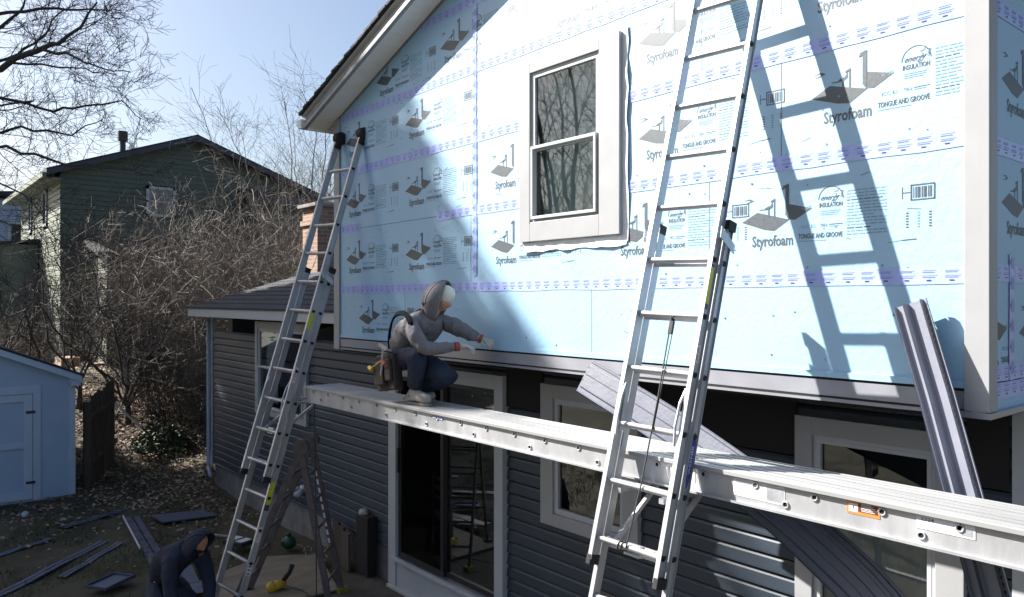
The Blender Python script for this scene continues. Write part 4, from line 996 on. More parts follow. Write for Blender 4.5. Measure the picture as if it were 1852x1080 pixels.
m = MB(); z_ = gz(-12.2, 3.6)+.05; m.prism([(-12.55, 3.25, z_), (-12.35, 3.95, z_), (-11.9, 4.05, z_), (-12.05, 3.3, z_)], (0, 0, .02)); thing_mesh(m, 'metal_sheet', 'navystrip', (-12.2, 3.6, z_), 'blue-grey flat metal sheet lying on the leaves beyond the squatting person', 'metal sheet')
m = MB(); z_ = gz(-9.9, 2.1)+.08; X = Matrix.Translation((-9.85, 2.12, z_)) @ Matrix.Rotation(R(35), 4, 'Z')
m.box((-.15, -.22, 0), (.15, .22, .010), 0, X); m.box((-.15, -.22, .010), (-.14, .22, .035), 0, X); m.box((.14, -.22, .010), (.15, .22, .035), 0, X); m.box((-.14, -.22, .010), (.14, -.21, .035), 0, X); m.box((-.14, .21, .010), (.14, .22, .035), 0, X)
thing_mesh(m, 'metal_tray', 'navystrip', (-9.85, 2.12, z_), 'shallow blue-grey metal tray lying on the grass at the bottom of the photo', 'tray', bevel=.002)
m = MB(); m.ball(gplace(-13.78, 1.79, .05), .055, n=10); m.tube([gplace(-13.78, 1.79, .05), gplace(-13.7, 1.76, .03)], .03, 8); thing_mesh(m, 'white_ball', 'vinyl', gplace(-13.78, 1.79, 0), 'small white ball on the grass near the shed door', 'ball', smooth=True)
m = MB(); c = V(gplace(-9.75, 4.25, .12)); m.ball(c, .10, n=14, sc=(1, 1, .9)); m.tube([c+V((0, 0, .08)), c+V((0, 0, .13))], .03, 10); m.ball(c+V((0, -.06, .02)), .05, 0, 10); thing_mesh(m, 'green_canister', 'greenp', tuple(c-V((0, 0, .1))), 'small round green canister on the ground at the head of the plywood', 'canister', smooth=True)
ct = empty('power_tool', (-8.36, 3.50, -3.28), 'yellow power tool with black handle on the plywood at the bottom edge', 'power tool')
m = MB(); m.tube([(0, -.05, .05), (0, .10, .06)], [.06, .045], 12); m.ball((0, -.06, .05), .065, n=12); m.build('tool_body', 'yellowp', ct, True)
m = MB(); m.tube([(0, .06, .07), (.03, .14, .18), (.05, .16, .26)], [.028, .024, .03], 10); m.build('handle', 'rubber', ct, True)
m = MB(); X = Matrix.Translation(gplace(-10.2, 3.75, .10)) @ Matrix.Rotation(R(20), 4, 'Z'); m.box((-.18, -.12, 0), (.18, .12, .05), 0, X); m.box((-.15, -.09, .0505), (-.02, .09, .058), 1, X); m.box((.03, -.09, .0505), (.15, .09, .058), 1, X)
thing_mesh(m, 'small_box', ['panelnavy', 'paperwhite'], gplace(-10.2, 3.75, .1), 'dark box with two white papers on it, seen between the left ladder rungs', 'box', bevel=.002)
rnd = random.Random(12); m = MB()
for i in range(16):
    a = rnd.uniform(-.6, .6); c = V((-9.35+rnd.uniform(-.35, .45), 4.38+rnd.uniform(-.1, .12), -3.29+rnd.uniform(0, .05))); l = rnd.uniform(.08, .2)
    m.bar(c, c+V((l*math.cos(a), l*math.sin(a), rnd.uniform(-.02, .03))), .018, .006)
thing_mesh(m, 'wood_splinters', 'plywood', (-9.3, 4.38, -3.3), 'scatter of pale wood splinters beside the foundation wall near the plywood', 'splinters')
rp_ = MB(); rp_.tube(dbl([(-7.02, 3.32, -1.02), (-7.04, 3.34, -1.8), (-7.06, 3.36, -2.6), (-7.1, 3.38, -3.28)]), .006, 6); rp_.tube(dbl([(-7.1, 3.38, -3.29), (-7.6, 3.5, -3.27), (-8.0, 3.7, -3.26), (-8.4, 3.6, -3.26)]), .006, 6)
thing_mesh(rp_, 'hanging_cord', 'rope', (-7.05, 3.34, -3.3), 'thin dark cord hanging from the left end of the plank to the ground', 'cord', smooth=True)

# ------------------------------------------------------------------ shed, fence
sh = empty('garden_shed', (-15.9, 1.4, -3.35), 'pale blue painted garden shed with a panelled door at the left edge', 'shed')
def sp_(mb, name, mats, **k_): mb.xform(Matrix.Translation(-V(sh.location))); return mb.build(name, mats, sh, **k_)
SX = -14.74; Y0s, Y1s = .15, 2.62; rz0 = -1.26; pit = .43; yr = (Y0s+Y1s)/2
m = MB(); m.prism([(SX, Y0s, -3.32), (SX, Y1s, -3.32), (SX, Y1s, rz0), (SX, yr, rz0+(Y1s-yr)*pit), (SX, Y0s, rz0)], (-2.4, 0, 0)); sp_(m, 'shed_wall', 'shed')
m = MB()
for s, yy in ((1, Y1s+.12), (-1, Y0s-.12)):
    ze_ = rz0-.12*pit+.01; zr_ = rz0+(Y1s-yr)*pit+.02
    m.prism([(SX+.14, yy, ze_), (SX+.14, yr, zr_), (SX+.14, yr, zr_+.03), (SX+.14, yy, ze_+.03)], (-2.7, 0, 0))
sp_(m, 'shed_roof', 'shingle')
m = MB()
for s, yy in ((1, Y1s+.1), (-1, Y0s-.1)):
    ze_ = rz0-.10*pit; zr_ = rz0+(Y1s-yr)*pit
    m.prism([(SX+.125, yy, ze_-.10), (SX+.125, yr, zr_-.10), (SX+.125, yr, zr_+.005), (SX+.125, yy, ze_+.005)], (-.02, 0, 0))
    m.prism([(SX+.10, yy, ze_-.02), (SX+.10, yr, zr_-.02), (SX+.10, yr, zr_-.03), (SX+.10, yy, ze_-.03)], (-.10, 0, 0))
m.box((SX-2.4, Y1s+.08, rz0-.15), (SX+.1, Y1s+.1, rz0-.03)); m.box((SX+.002, Y1s-.07, rz0-.20), (SX+.10, Y1s+.08, rz0-.06))
m.box((SX+.001, Y1s-.08, -3.30), (SX+.022, Y1s+.015, rz0-.02)); m.box((SX-.09, Y1s+.001, -3.30), (SX+.0, Y1s+.02, rz0-.03))
sp_(m, 'shed_trim', 'shedtrim')
m = MB(); ya, yb_ = .78, 2.02
m.box((SX+.001, yb_, -3.30), (SX+.026, yb_+.11, -1.42)); m.box((SX+.001, ya-.11, -3.30), (SX+.026, ya, -1.42)); m.box((SX+.001, ya, -1.55), (SX+.026, yb_, -1.42)); sp_(m, 'door_surround', 'shedtrim', bevel=.003)
m = MB(); m.box((SX+.001, ya+.01, -3.27), (SX+.012, yb_-.01, -1.56))
for a, b, c, d in ((ya+.01, ya+.10, -3.27, -1.56), (yb_-.13, yb_-.01, -3.27, -1.56), (ya+.10, yb_-.13, -1.67, -1.56), (ya+.10, yb_-.13, -2.43, -2.34), (ya+.10, yb_-.13, -3.27, -3.15)): m.box((SX+.0122, a, c), (SX+.034, b, d), 1)
sd_ = sp_(m, 'shed_door', ['shed', 'shedtrim'])
m = MB(); m.box((SX+.034, ya+.12, -2.45), (SX+.05, ya+.20, -2.30)); m.tube([(SX+.05, ya+.16, -2.42), (SX+.08, ya+.16, -2.42), (SX+.08, ya+.16, -2.34), (SX+.05, ya+.16, -2.34)], .007, 6); m.xform(Matrix.Translation(-V(sh.location))); m.build('door_latch', 'darkframe', sd_)
for z_ in (-1.85, -3.0):
    m = MB(); m.box((SX+.0345, yb_-.10, z_-.02), (SX+.042, yb_+.03, z_+.02)); m.xform(Matrix.Translation(-V(sh.location))); m.build('hinge', 'darkframe', sd_)
fn_ = empty('wooden_fence', (-15.3, 3.0, gz(-15.3, 3)), 'dark weathered wooden fence boards and post beside the blue shed', 'fence')
fl = V(fn_.location)
A = V((-14.98, 2.86, -3.4)); B = V((-16.25, 3.55, -3.25)); d = (B-A).normalized()
for t, wd, hh in ((0.0, .11, 1.62), (.5, .10, 1.5)):
    m = MB(); p = A+d*t*1.35; m.box((p.x-wd/2, p.y-wd/2, p.z), (p.x+wd/2, p.y+wd/2, p.z+hh)); m.xform(Matrix.Translation(-fl)); m.build('post', 'wood', fn_, bevel=.006)
rnd = random.Random(3)
for i in range(8):
    m = MB(); p = A+d*(.16+.165*i)+V((.03, .03, 0)); h_ = 1.72+rnd.uniform(-.05, .03); m.bar(p, p+V((rnd.uniform(-.02, .02), 0, h_)), .145, .02, (-d.y, d.x, 0)); m.xform(Matrix.Translation(-fl)); m.build('board', 'wood', fn_)
m = MB(); m.bar(A+V((.05, .05, .55)), B+V((.05, .05, .55)), .04, .08); m.bar(A+V((.05, .05, 1.35)), B+V((.05, .05, 1.35)), .04, .08); m.xform(Matrix.Translation(-fl)); m.build('fence_rail', 'wood', fn_)

# ------------------------------------------------------------------ neighbouring houses
gh = empty('green_house', (-31, 8.5, -2.2), 'dark green two storey neighbour house with a low gable behind the brush', 'house')
def gp(mb, name, mats, parent=gh, **k_): mb.xform(Matrix.Translation(-V(gh.location))); return mb.build(name, mats, parent, **k_)
GX = -27.4; ga, gb, gr = 4.5, 12.5, 8.5; ge = 3.95; gt = 5.40
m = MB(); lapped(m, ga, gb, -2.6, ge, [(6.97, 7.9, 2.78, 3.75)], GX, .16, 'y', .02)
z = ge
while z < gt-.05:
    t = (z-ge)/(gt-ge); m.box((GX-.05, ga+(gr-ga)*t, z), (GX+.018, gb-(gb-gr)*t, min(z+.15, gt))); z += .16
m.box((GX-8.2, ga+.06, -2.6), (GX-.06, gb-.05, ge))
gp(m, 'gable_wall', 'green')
m = MB(); lapped(m, GX-8.2, GX-.01, -2.6, ge, [(-30.5, -29.6, 2.4, 3.7), (-33.6, -32.8, 2.4, 3.7)], ga, .16, 'x', .02); gp(m, 'front_wall', 'greensun')
m = MB()
for s, yy in ((-1, ga-.45), (1, gb+.45)):
    pg = (gt-ge)/(gr-ga); ze_ = ge-.45*pg+.05; m.prism([(GX+.45, yy, ze_), (GX+.45, gr, gt+.05), (GX+.45, gr, gt+.20), (GX+.45, yy, ze_+.15)], (-9.2, 0, 0))
gp(m, 'roof', 'shingle')
m = MB()
for s, yy in ((-1, ga-.45), (1, gb+.45)):
    ze_ = ge-.45*pg; m.prism([(GX+.47, yy, ze_-.02), (GX+.47, gr, gt-.02), (GX+.47, gr, gt+.14), (GX+.47, yy, ze_+.14)], (-.03, 0, 0))
gp(m, 'rake_board', 'panelnavy')
m = MB(); m.box((GX-8.8, ga-.44, ge-.25), (GX+.42, ga-.02, ge-.235)); m.box((GX-8.8, ga-.56, ge-.24), (GX+.44, ga-.46, ge-.10)); gp(m, 'gutter', 'greensun')
m = MB(); m.tube([(GX-3.2, 7.0, 4.6), (GX-3.2, 7.0, 5.75)], .10, 10); m.tube([(GX-3.2, 7.0, 5.75), (GX-3.2, 7.0, 6.1)], .17, 10); gp(m, 'flue', 'darkframe')
def far_win(y0, y1, z0, z1, x=None, axis='y'):
    m = MB()
    if axis == 'y':
        for a, b, c, d in ((y0, y0+.09, z0, z1), (y1-.09, y1, z0, z1), (y0, y1, z0, z0+.09), (y0, y1, z1-.09, z1), (y0, y1, (z0+z1)/2-.03, (z0+z1)/2+.03)): m.box((x+.001, a, c), (x+.06, b, d))
    else:
        for a, b, c, d in ((y0, y0+.09, z0, z1), (y1-.09, y1, z0, z1), (y0, y1, z0, z0+.09), (y0, y1, z1-.09, z1)): m.box((a, x-.06, c), (b, x-.001, d))
    wn = gp(m, 'window', 'vinyl')
    m = MB()
    if axis == 'y': m.box((x-.03, y0+.05, z0+.05), (x+.035, y1-.05, z1-.05))
    else: m.box((y0+.05, x-.035, z0+.05), (y1-.05, x+.03, z1-.05))
    m.xform(Matrix.Translation(-V(gh.location))); m.build('pane', 'farpane', wn)
far_win(6.97, 7.9, 2.75, 3.75, GX+.01); far_win(-30.45, -29.65, 2.45, 3.65, ga-.0, 'x'); far_win(-33.55, -32.85, 2.45, 3.65, ga, 'x'); far_win(-29.2, -28.6, -1.2, .0, ga, 'x')
# single storey bump-out
m = MB(); lapped(m, GX, -25.0, -2.6, 1.25, [], 5.3, .16, 'x', .02); gp(m, 'porch_wall', 'greensun')
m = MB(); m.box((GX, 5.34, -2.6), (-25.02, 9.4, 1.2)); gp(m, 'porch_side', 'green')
m = MB(); m.prism([(GX, 5.0, 1.9), (-24.7, 5.0, 1.25), (-24.7, 5.0, 1.38), (GX, 5.0, 2.03)], (0, 4.7, 0)); gp(m, 'porch_roof', 'shingle')
far_win(-26.4, -26.0, -.75, .5, 5.28, 'x')
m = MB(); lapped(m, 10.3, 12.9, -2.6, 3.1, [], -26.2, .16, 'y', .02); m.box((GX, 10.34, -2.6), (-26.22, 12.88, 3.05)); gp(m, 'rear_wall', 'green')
m = MB(); m.prism([(GX-.1, 10.0, 3.85), (-25.8, 10.0, 3.2), (-25.8, 10.0, 3.32), (GX-.1, 10.0, 3.97)], (0, 3.3, 0)); gp(m, 'rear_roof', 'shingle')
m = MB(); m.box((-27.9, 3.9, -2.5), (-26.9, 4.4, -2.0)); m.box((-26.7, 4.5, -2.6), (-26.2, 4.9, -2.15)); m.xform(Matrix.Translation((1.4, .3, .28)))
thing_mesh(m, 'brick_step', 'brick', (-26, 4.6, -2.3), 'low brick step at the foot of the green house', 'step')
bh = empty('blue_house', (-46, 5, -1), 'pale blue house with a dark roof far off at the left edge', 'house'); bl = V(bh.location)
def bp_(mb, name, mt): mb.xform(Matrix.Translation(-bl)); return mb.build(name, mt, bh)
m = MB(); lapped(m, -2.0, 8.0, -2, 4.6, [], -42.0, .25, 'y', .02); m.box((-50, -2, -2), (-42.02, 8, 4.55)); bp_(m, 'wall', 'paleblue')
m = MB(); m.prism([(-41.5, -3, 4.0), (-41.5, 9.0, 5.15), (-41.5, 9.0, 5.32), (-41.5, -3, 4.17)], (-9, 0, 0)); bp_(m, 'roof', 'shingle')
m = MB(); m.box((-41.98, 4.75, 2.2), (-41.92, 6.25, 3.6)); fw_ = bp_(m, 'window', 'vinyl')
m = MB(); m.box((-41.9195, 4.9, 2.35), (-41.90, 6.1, 3.45)); m.xform(Matrix.Translation(-bl)); m.build('pane', 'darkframe', fw_)
gg = empty('garage', (-35, 3.2, -2), 'grey-green single storey garage behind bare shrubs at the left edge', 'garage'); gl_ = V(gg.location)
m = MB(); lapped(m, 1.4, 4.44, -2.6, 1.9, [], -31.3, .2, 'y', .015); m.box((-38, 1.4, -2.6), (-31.32, 4.4, 1.88)); m.xform(Matrix.Translation(-gl_)); m.build('wall', 'greydull', gg)
m = MB(); m.prism([(-31.1, 1.0, 1.55), (-31.1, 4.46, 2.0), (-31.1, 4.46, 2.1), (-31.1, 1.0, 1.65)], (-7, 0, 0)); m.xform(Matrix.Translation(-gl_)); m.build('roof', 'shingle', gg)

# ------------------------------------------------------------------ vegetation
def rv(rnd, s=1): return V((rnd.gauss(0, 1), rnd.gauss(0, 1), rnd.gauss(0, 1)))*s
def grow(mb, rnd, p, d, ln, r_, lev, maxlev, spread=.5, up=.05, kids=(4, 6), mi=0, jit=.12, minr=.0025):
    n = 5 if lev < maxlev else 3; pts = [V(p)]; rad = [r_]; d = V(d).normalized(); cur = V(p)
    for i in range(n):
        d = (d+rv(rnd, jit)+V((0, 0, up))).normalized(); cur = cur+d*(ln/n); pts.append(cur.copy()); rad.append(max(minr, r_*(1-.75*(i+1)/n)))
    mb.tube(pts, rad, 5 if lev <= 1 else 3, mi, cap=False)
    if lev >= maxlev: return
    for i in range(rnd.randint(*kids)):
        t = rnd.uniform(.2, 1.0); k_ = min(n-1, int(t*n)); q = pts[k_].lerp(pts[k_+1], t*n-k_); dd = (pts[k_+1]-pts[k_]).normalized()
        side_ = rv(rnd); side_ = (side_-dd*side_.dot(dd)).normalized(); nd_ = (dd*rnd.uniform(.5, 1.0)+side_*spread*rnd.uniform(.7, 1.5)+V((0, 0, up))).normalized()
        grow(mb, rnd, q, nd_, ln*rnd.uniform(.38, .68), max(minr, rad[k_]*.55), lev+1, maxlev, spread, up, kids, mi, jit, minr)
import mathutils
F_ = 1391.; th_ = math.pi/2-math.atan2(1156, 1391)
FW = V((-math.sin(th_), math.cos(th_), 0)); RT = V((math.cos(th_), math.sin(th_), 0))
def world(lat, dep, z): return FW*dep+RT*lat+V((0, 0, z))
# big bare tree whose trunk stands out of the picture on the left: limbs given as (lateral, distance, height) in metres
bt = empty('bare_tree', tuple(world(-12.6, 13.6, -3.0)), 'large bare tree reaching its branches into the upper left of the sky', 'tree'); bl_ = V(bt.location)
tr = MB(); rnd = random.Random(21)
tp = [world(-12.6, 13.6, -3.1), world(-12.5, 13.6, -.5), world(-12.2, 13.7, 1.6), world(-11.9, 13.8, 3.6), world(-11.5, 13.9, 5.6), world(-11.2, 14, 8.2)]
tr.tube(tp, [.34, .28, .24, .20, .15, .06], 12)
tr.xform(Matrix.Translation(-bl_)); tr.build('trunk', 'bark', bt, True)
limbs = [  # start on trunk, then way-points (lat, dist, z), base radius
 ([(-12.1, 13.7, 2.0), (-9.3, 13.2, 3.75), (-8.15, 13.0, 4.15), (-7.6, 12.9, 4.3), (-7.2, 12.8, 4.55), (-6.85, 12.7, 4.9)], .105),
 ([(-7.95, 13.0, 4.22), (-7.2, 12.6, 3.95), (-6.7, 12.4, 3.75), (-6.05, 12.2, 3.6)], .042),
 ([(-8.5, 13.1, 4.02), (-7.6, 13.3, 4.0), (-6.9, 13.4, 3.9)], .034),
 ([(-12.0, 13.8, 2.6), (-9.6, 14.3, 3.75), (-8.6, 14.4, 3.55), (-7.8, 14.4, 3.62), (-7.3, 14.4, 3.7), (-6.9, 14.3, 3.35)], .055),
 ([(-12.2, 13.7, 1.4), (-9.5, 13.9, 2.95), (-8.9, 13.9, 3.1), (-7.9, 13.8, 2.95), (-7.3, 13.7, 3.2)], .06),
 ([(-12.2, 13.7, 1.0), (-9.6, 13.5, 2.85), (-8.8, 13.4, 2.6), (-7.7, 13.3, 2.35), (-6.9, 13.2, 2.25), (-6.1, 13.1, 2.1)], .06),
 ([(-12.3, 13.6, .6), (-10.0, 13.2, 2.3), (-9.2, 13.0, 2.25), (-8.2, 12.9, 1.75), (-7.8, 12.8, 1.35)], .05),
 ([(-11.7, 13.8, 4.2), (-9.6, 13.9, 4.6), (-8.9, 13.9, 5.2), (-8.6, 13.8, 5.6)], .075),
 ([(-11.8, 13.8, 3.6), (-9.5, 14.5, 4.5), (-8.9, 14.6, 5.0), (-8.5, 14.6, 5.5)], .06),
 ([(-9.3, 13.9, 5.15), (-8.2, 13.8, 5.2), (-7.4, 13.7, 5.15), (-6.9, 13.6, 5.1)], .05),
 ([(-9.0, 14.4, 3.7), (-9.6, 13.4, 3.3), (-8.4, 13.2, 3.25), (-8.2, 13.2, 3.4)], .03),
 ([(-11.6, 13.9, 5.3), (-9.8, 13.5, 5.7), (-8.2, 13.3, 5.6), (-7.2, 13.2, 5.9)], .07),
 ([(-9.9, 13.2, 2.0), (-9.3, 13.4, 1.6), (-8.6, 13.3, 1.2), (-8.0, 13.3, 1.25)], .03)]
def limb_obj(pts, r0, parent, base_loc, seed, twigs=26, maxlev=2, ln=.9, mt='bark', minr=.003):
    rnd = random.Random(seed); P = []; 
    raw = [V(p) for p in pts]
    for i in range(len(raw)-1):
        for k_ in range(4):
            t = k_/4; P.append(raw[i].lerp(raw[i+1], t)+rv(rnd, .02)*(1 if i or k_ else 0))
    P.append(raw[-1]); n = len(P); rad = [max(.008, r0*(1-.82*i/(n-1))) for i in range(n)]
    mb = MB(); mb.tube(P, rad, 7, 0, cap=False)
    for i in range(twigs):
        t = rnd.uniform(.12, 1); k_ = min(n-2, int(t*(n-1))); q = P[k_].lerp(P[k_+1], rnd.random()); dd = (P[k_+1]-P[k_]).normalized()
        s = rv(rnd); s = (s-dd*s.dot(dd)).normalized(); s.z += .15
        grow(mb, rnd, q, dd*.75+s*.7, ln*rnd.uniform(.6, 1.35)*(1.15-.5*t), max(.005, rad[k_]*.32), 1, maxlev+1, .65, .01, (4, 6), 0, .16, minr)
    mb.xform(Matrix.Translation(-V(base_loc))); return mb.build('limb', mt, parent)
for i, (pts, r0) in enumerate(limbs): limb_obj([world(*p) for p in pts], r0*.66, bt, bl_, 100+i, twigs=14 if r0 > .045 else 10)
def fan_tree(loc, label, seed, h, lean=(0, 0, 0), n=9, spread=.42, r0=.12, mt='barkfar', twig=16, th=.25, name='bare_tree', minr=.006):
    rnd = random.Random(seed); t = empty(name, loc, label, 'tree'); b = V(loc)
    m = MB(); top = V((lean[0]*h*th, lean[1]*h*th, h*th)); m.tube([(0, 0, -.2), top*.5+rv(rnd, .05), top], [r0, r0*.8, r0*.65], 8); m.build('trunk', mt, t, True)
    for i in range(n):
        a = 2*math.pi*(i+rnd.random()*.6)/n; s = spread*rnd.uniform(.4, 1.25); d = V((math.cos(a)*s, math.sin(a)*s, 1))+V(lean)*.4; d.normalize(); L_ = h*rnd.uniform(.55, .82)
        st = top*rnd.uniform(.6, 1); pts = [st, st+d*L_*.28+rv(rnd, .16), st+d*L_*.55+V((0, 0, .05*L_))+rv(rnd, .2), st+(d+V((0, 0, .15))).normalized()*L_*.8+rv(rnd, .22), st+(d+V((0, 0, .25))).normalized()*L_+rv(rnd, .2)]
        limb_obj(pts, r0*.42, t, (0, 0, 0), seed*50+i, twigs=twig, maxlev=1, ln=h*.17, mt=mt, minr=minr)
    return t
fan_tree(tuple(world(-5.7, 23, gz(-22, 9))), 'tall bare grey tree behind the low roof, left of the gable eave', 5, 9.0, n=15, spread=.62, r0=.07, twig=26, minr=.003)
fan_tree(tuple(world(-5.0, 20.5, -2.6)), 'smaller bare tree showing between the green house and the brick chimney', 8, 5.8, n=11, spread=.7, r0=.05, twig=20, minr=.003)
# slim multi-stem trees near the green house corner
for i, (u_lat, dep, h, lab) in enumerate(((-9.9, 17.6, 5.2, 'dark slim bare tree with crooked stems in front of the pale house corner'), (-8.4, 16.8, 4.4, 'low bare tree with leaning stems left of the brush thicket'), (-12.3, 18.5, 3.6, 'tangled bare sapling behind the shed roof'))):
    p = world(u_lat, dep, 0); fan_tree((p.x, p.y, gz(p.x, p.y)), lab, 31+i, h, n=7, spread=.75, r0=.075, mt='bark', twig=12, th=.12, name='small_tree')
# brush thicket: individual shrubs
def shrub_mesh(seed, h, w_, ns=90, mt='twig'):
    rnd = random.Random(seed); m = MB()
    for i in range(ns):
        a = rnd.uniform(0, 2*math.pi); r_ = w_*.5*math.sqrt(rnd.random()); p = V((r_*math.cos(a)*.6, r_*math.sin(a)*.6, -.1))
        d = V((math.cos(a)*rnd.uniform(.1, .6), math.sin(a)*rnd.uniform(.1, .6), 1)); L_ = h*rnd.uniform(.45, 1.0)
        n = 6; pts = [p]; cur = p.copy(); dd = d.normalized()
        for k_ in range(n): dd = (dd+rv(rnd, .13)+V((math.cos(a)*.05, math.sin(a)*.05, -.03))).normalized(); cur = cur+dd*L_/n; pts.append(cur.copy())
        mi = 0 if rnd.random() < .6 else 1
        m.tube(pts, [.0095*(1-.12*k_) for k_ in range(n+1)], 3, mi, cap=False)
        for k_ in range(17):
            t = rnd.uniform(.12, 1)*n; q = pts[min(n-1, int(t))].lerp(pts[min(n, int(t)+1)], t-int(t)); e = (rv(rnd, .7)+V((0, 0, .35))).normalized(); l = rnd.uniform(.3, .85)
            m2 = q+e*l*.5+rv(rnd, .015); e2 = (e+rv(rnd, .16)).normalized(); q2 = m2+e2*l*.5
            m.tube([q, m2, q2], [.0042, .0034, .0024], 3, mi, cap=False)
            for _k in range(2):
                s0 = m2.lerp(q2, rnd.random()); e3 = (e2+rv(rnd, .32)).normalized(); m.tube([s0, s0+e3*rnd.uniform(.10, .28)], [.003, .002], 3, mi, cap=False)
    return m
protos = []
SH = [(-12.9, 20.0, 2.2, 'low bare bush at the far left beside the garage'), (-6.0, 19.6, 5.0, 'brown bush between the gable window and the low roof'), (-8.3, 21.3, 4.7, 'tall brown thicket bush right of the pale porch wall'),
      (-6.6, 21.2, 5.3, 'tall tangled brown bush under the green house window'), (-5.2, 20.4, 5.0, 'dense brown bush left of the green house eave'), (-7.9, 18.2, 4.1, 'brown bush at the front of the thicket near its left end'),
      (-6.5, 18.0, 4.4, 'broad brown bush in the middle front of the thicket'), (-5.3, 17.0, 4.2, 'brown bush beside the left corner of the low roof'), (-7.3, 21.9, 5.0, 'thin brown bush against the dark gable wall'),
      (-5.6, 22.5, 5.6, 'tallest brown bush at the back of the thicket'), (-7.1, 19.4, 5.0, 'dark brown bush in the heart of the thicket'), (-4.9, 18.6, 4.6, 'brown bush just behind the low roof edge'), (-14.2, 21, 1.8, 'bare bush in front of the grey garage wall')]
for i, (lat, dep, h, lab) in enumerate(SH):
    p = world(lat, dep, 0); loc = (p.x, p.y, gz(p.x, p.y))
    if i < 3:
        o = shrub_mesh(60+i, 4.6, 3.4, 170).build('bare_shrub', ['twig', 'twig2']); protos.append(o.data)
    else: o = bpy.data.objects.new('bare_shrub', protos[i % 3]); C.objects.link(o)
    o.location = loc; o.rotation_euler = (0, 0, i*1.7); s = h/4.6*1.12; o.scale = (s, s, s*1.04); tag(o, lab, 'shrub', 'bare shrubs in the thicket before the green house')
# low evergreen shrub
rnd = random.Random(77); m = MB()
for i in range(1500):
    a = rnd.uniform(0, 6.28); r_ = math.sqrt(rnd.random()); c = V((r_*.75*math.cos(a), r_*.6*math.sin(a), .05+.5*(1-r_*r_)*rnd.uniform(.3, 1))); e = rv(rnd).normalized()*.055; f = rv(rnd).normalized()*.03
    m.add([c-e, c+f, c+e, c-f], [(0, 1, 2, 3)])
for i in range(14): a = rnd.uniform(0, 6.28); m.tube([(0, 0, -.05), (.4*math.cos(a), .4*math.sin(a), .3), (.8*math.cos(a), .65*math.sin(a), .45)], .008, 3, 1)
p = world(-7.1, 15.6, 0); o = m.build('evergreen_shrub', ['ivy', 'twig2']); o.location = (p.x, p.y, gz(p.x, p.y)); tag(o, 'small green shrub on the leaf covered slope below the thicket', 'shrub')
# white sticks near the small trees
p = world(-8.6, 16.6, 0); m = MB(); zq = gz(p.x, p.y); m.bar((p.x, p.y, zq+.55), (p.x+.45, p.y+.45, zq+.02), .05, .03); m.bar((p.x-.1, p.y-.2, zq+.5), (p.x-.22, p.y-.2, zq+.0), .04, .03)
thing_mesh(m, 'white_stick', 'vinyl', (p.x, p.y, zq), 'pale boards leaning on the small trees at the top of the leafy slope', 'boards')
# tall conifer out of frame on the left: it throws the soft edged shade over the left part of the house and yard
cf = empty('conifer', (-23.1, -4.0, -2.6), 'tall dense conifer standing left of the yard, outside the photo', 'tree'); rnd = random.Random(5)
m = MB(); m.tube([(0, 0, -.3), (0, 0, 9), (0, 0, 20.8)], [.35, .22, .03], 10); m.build('trunk', 'bark', cf)
m = MB(); H = 21.4
for i in range(26000):
    t = rnd.random()**.75; z = .8+(H-.8)*(1-t); Rr = min(3.05+.12*math.sin(z), .74*(H-z)); a = rnd.uniform(0, 6.283); lob = 1+.09*math.sin(a*5+z*2.1)+.07*math.sin(a*9-z*3.3)
    r_ = Rr*lob*math.sqrt(rnd.uniform(.05, 1)); c = V((r_*math.cos(a), r_*math.sin(a), z-r_*.10)); e = V((math.cos(a), math.sin(a), -.25))*rnd.uniform(.22, .42)+rv(rnd, .05); f = V((-math.sin(a), math.cos(a), rnd.uniform(-.4, .4)))*rnd.uniform(.08, .17)
    m.add([c-e*.4, c+f, c+e, c-f], [(0, 1, 2, 3)])
m.build('foliage', 'needle', cf)
fan_tree((-15.5, -7.5, -3.3), 'bare tree behind the camera, seen only as a reflection in the window glass', 44, 13.0, n=13, spread=.65, r0=.2, mt='bark', twig=18)
fan_tree((-12.0, -13.5, -3.3), 'second bare tree behind the camera, reflected in the window glass', 47, 9.0, n=8, spread=.6, r0=.17, mt='bark', twig=12)

# unseen evergreens added behind the camera: they close the view that the glass mirrors and hold back the low sky
rnd = random.Random(61); m = MB()
for i in range(7000):
    t = rnd.random()**.6; z = .3+8.2*(1-t); a = rnd.uniform(0, 6.283); r_ = (.15+2.1*t**.8)*(1+.15*math.sin(a*5+z*2))*math.sqrt(rnd.uniform(.2, 1)); c = V((r_*math.cos(a), r_*math.sin(a), z)); e = V((math.cos(a), math.sin(a), -.3))*rnd.uniform(.16, .32); f = V((-math.sin(a), math.cos(a), rnd.uniform(-.5, .5)))*rnd.uniform(.06, .13)
    m.add([c-e*.4, c+f, c+e, c-f], [(0, 1, 2, 3)])
m.tube([(0, 0, -.3), (0, 0, 4), (0, 0, 8.4)], [.22, .14, .02], 8, 1); ev = m.build('added_evergreen', ['needle', 'bark'])
for i in range(12):
    o = ev if i == 0 else ev.copy()
    if i: C.objects.link(o)
    o.location = (-21+i*3.3+rnd.uniform(-.6, .6), -15.5-1.5*(i % 2), -3.35); o.rotation_euler = (0, 0, i*1.1); k_ = rnd.uniform(.85, 1.15); o.scale = (1, 1, k_)
    tag(o, 'unseen evergreen added behind the camera to hold back low sky light, mirrored in the glass', 'tree', 'evergreens added behind the camera to hold back low sky light')

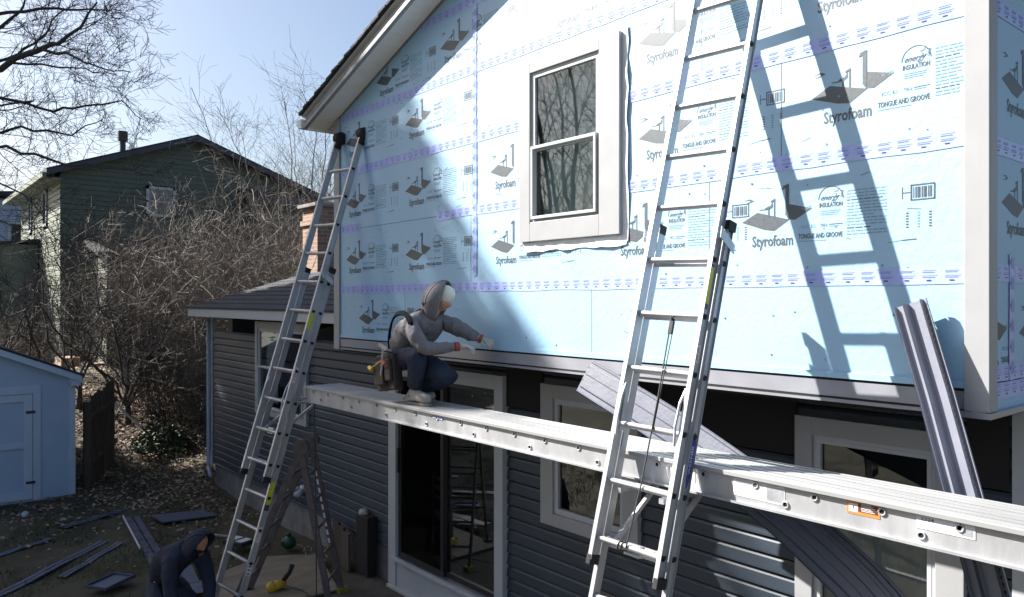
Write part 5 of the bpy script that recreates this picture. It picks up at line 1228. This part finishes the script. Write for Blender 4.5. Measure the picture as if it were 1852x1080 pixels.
# ------------------------------------------------------------------ leaf litter and grass (uncountable)
rnd = random.Random(91); m = MB()
for i in range(52000):
    if i % 3: lat = rnd.uniform(-10.8, -3.0); dep = rnd.uniform(9.5, 20.5)
    else: lat = rnd.uniform(-16, -6.0); dep = rnd.uniform(15, 26)
    p = world(lat, dep, 0)
    if p.y > 4.55 and p.x > -13.9: continue
    if -17.2 < p.x < -14.7 and p.y < 2.65: continue
    den = sm((dep-10.2)/4.5)
    if rnd.random() > .05+.95*den: continue
    if noise.noise(V((p.x*.6, p.y*.6, 9))) < -.22 and rnd.random() < .7: continue
    z = gz(p.x, p.y); s = rnd.uniform(.016, .044); a = rnd.uniform(0, 6.28); e = V((math.cos(a), math.sin(a), rnd.uniform(-.5, .5)))*s; f = V((-math.sin(a), math.cos(a), rnd.uniform(-.6, .6)))*s*.6
    c = V((p.x, p.y, z+rnd.uniform(.008, .05))); m.add([c-e, c-f, c+e, c+f], [(0, 1, 2, 3)], 0 if rnd.random() < .55 else 1)
tag(m.build('leaf_litter', ['leaf', 'leaf2']), 'brown dead leaves covering the slope and yard', 'leaves', kind='stuff')
m = MB(); rnd = random.Random(92)
for i in range(30000):
    lat = rnd.uniform(-9.5, -2.5); dep = rnd.uniform(7.0, 15.5); p = world(lat, dep, 0)
    if p.y > 4.6 or p.x > -8.0 or (-17.2 < p.x < -14.7 and p.y < 2.65): continue
    if noise.noise(V((p.x*.8, p.y*.8, 2))) < -.05 or rnd.random() > 1-.6*sm((dep-11)/4): continue
    z = gz(p.x, p.y); h_ = rnd.uniform(.03, .085); a = rnd.uniform(0, 6.28); wv = V((math.cos(a), math.sin(a), 0))*.005; tp_ = V((rnd.uniform(-.04, .04), rnd.uniform(-.04, .04), h_))
    c = V((p.x, p.y, z-.005)); m.add([c-wv, c+wv, c+tp_], [(0, 1, 2)])
tag(m.build('grass', 'grass'), 'dark short grass in the yard', 'grass', kind='stuff')
for o in list(bpy.data.objects):
    if o.type == 'MESH' and not o.data.materials: o.data.materials.append(M['white'])
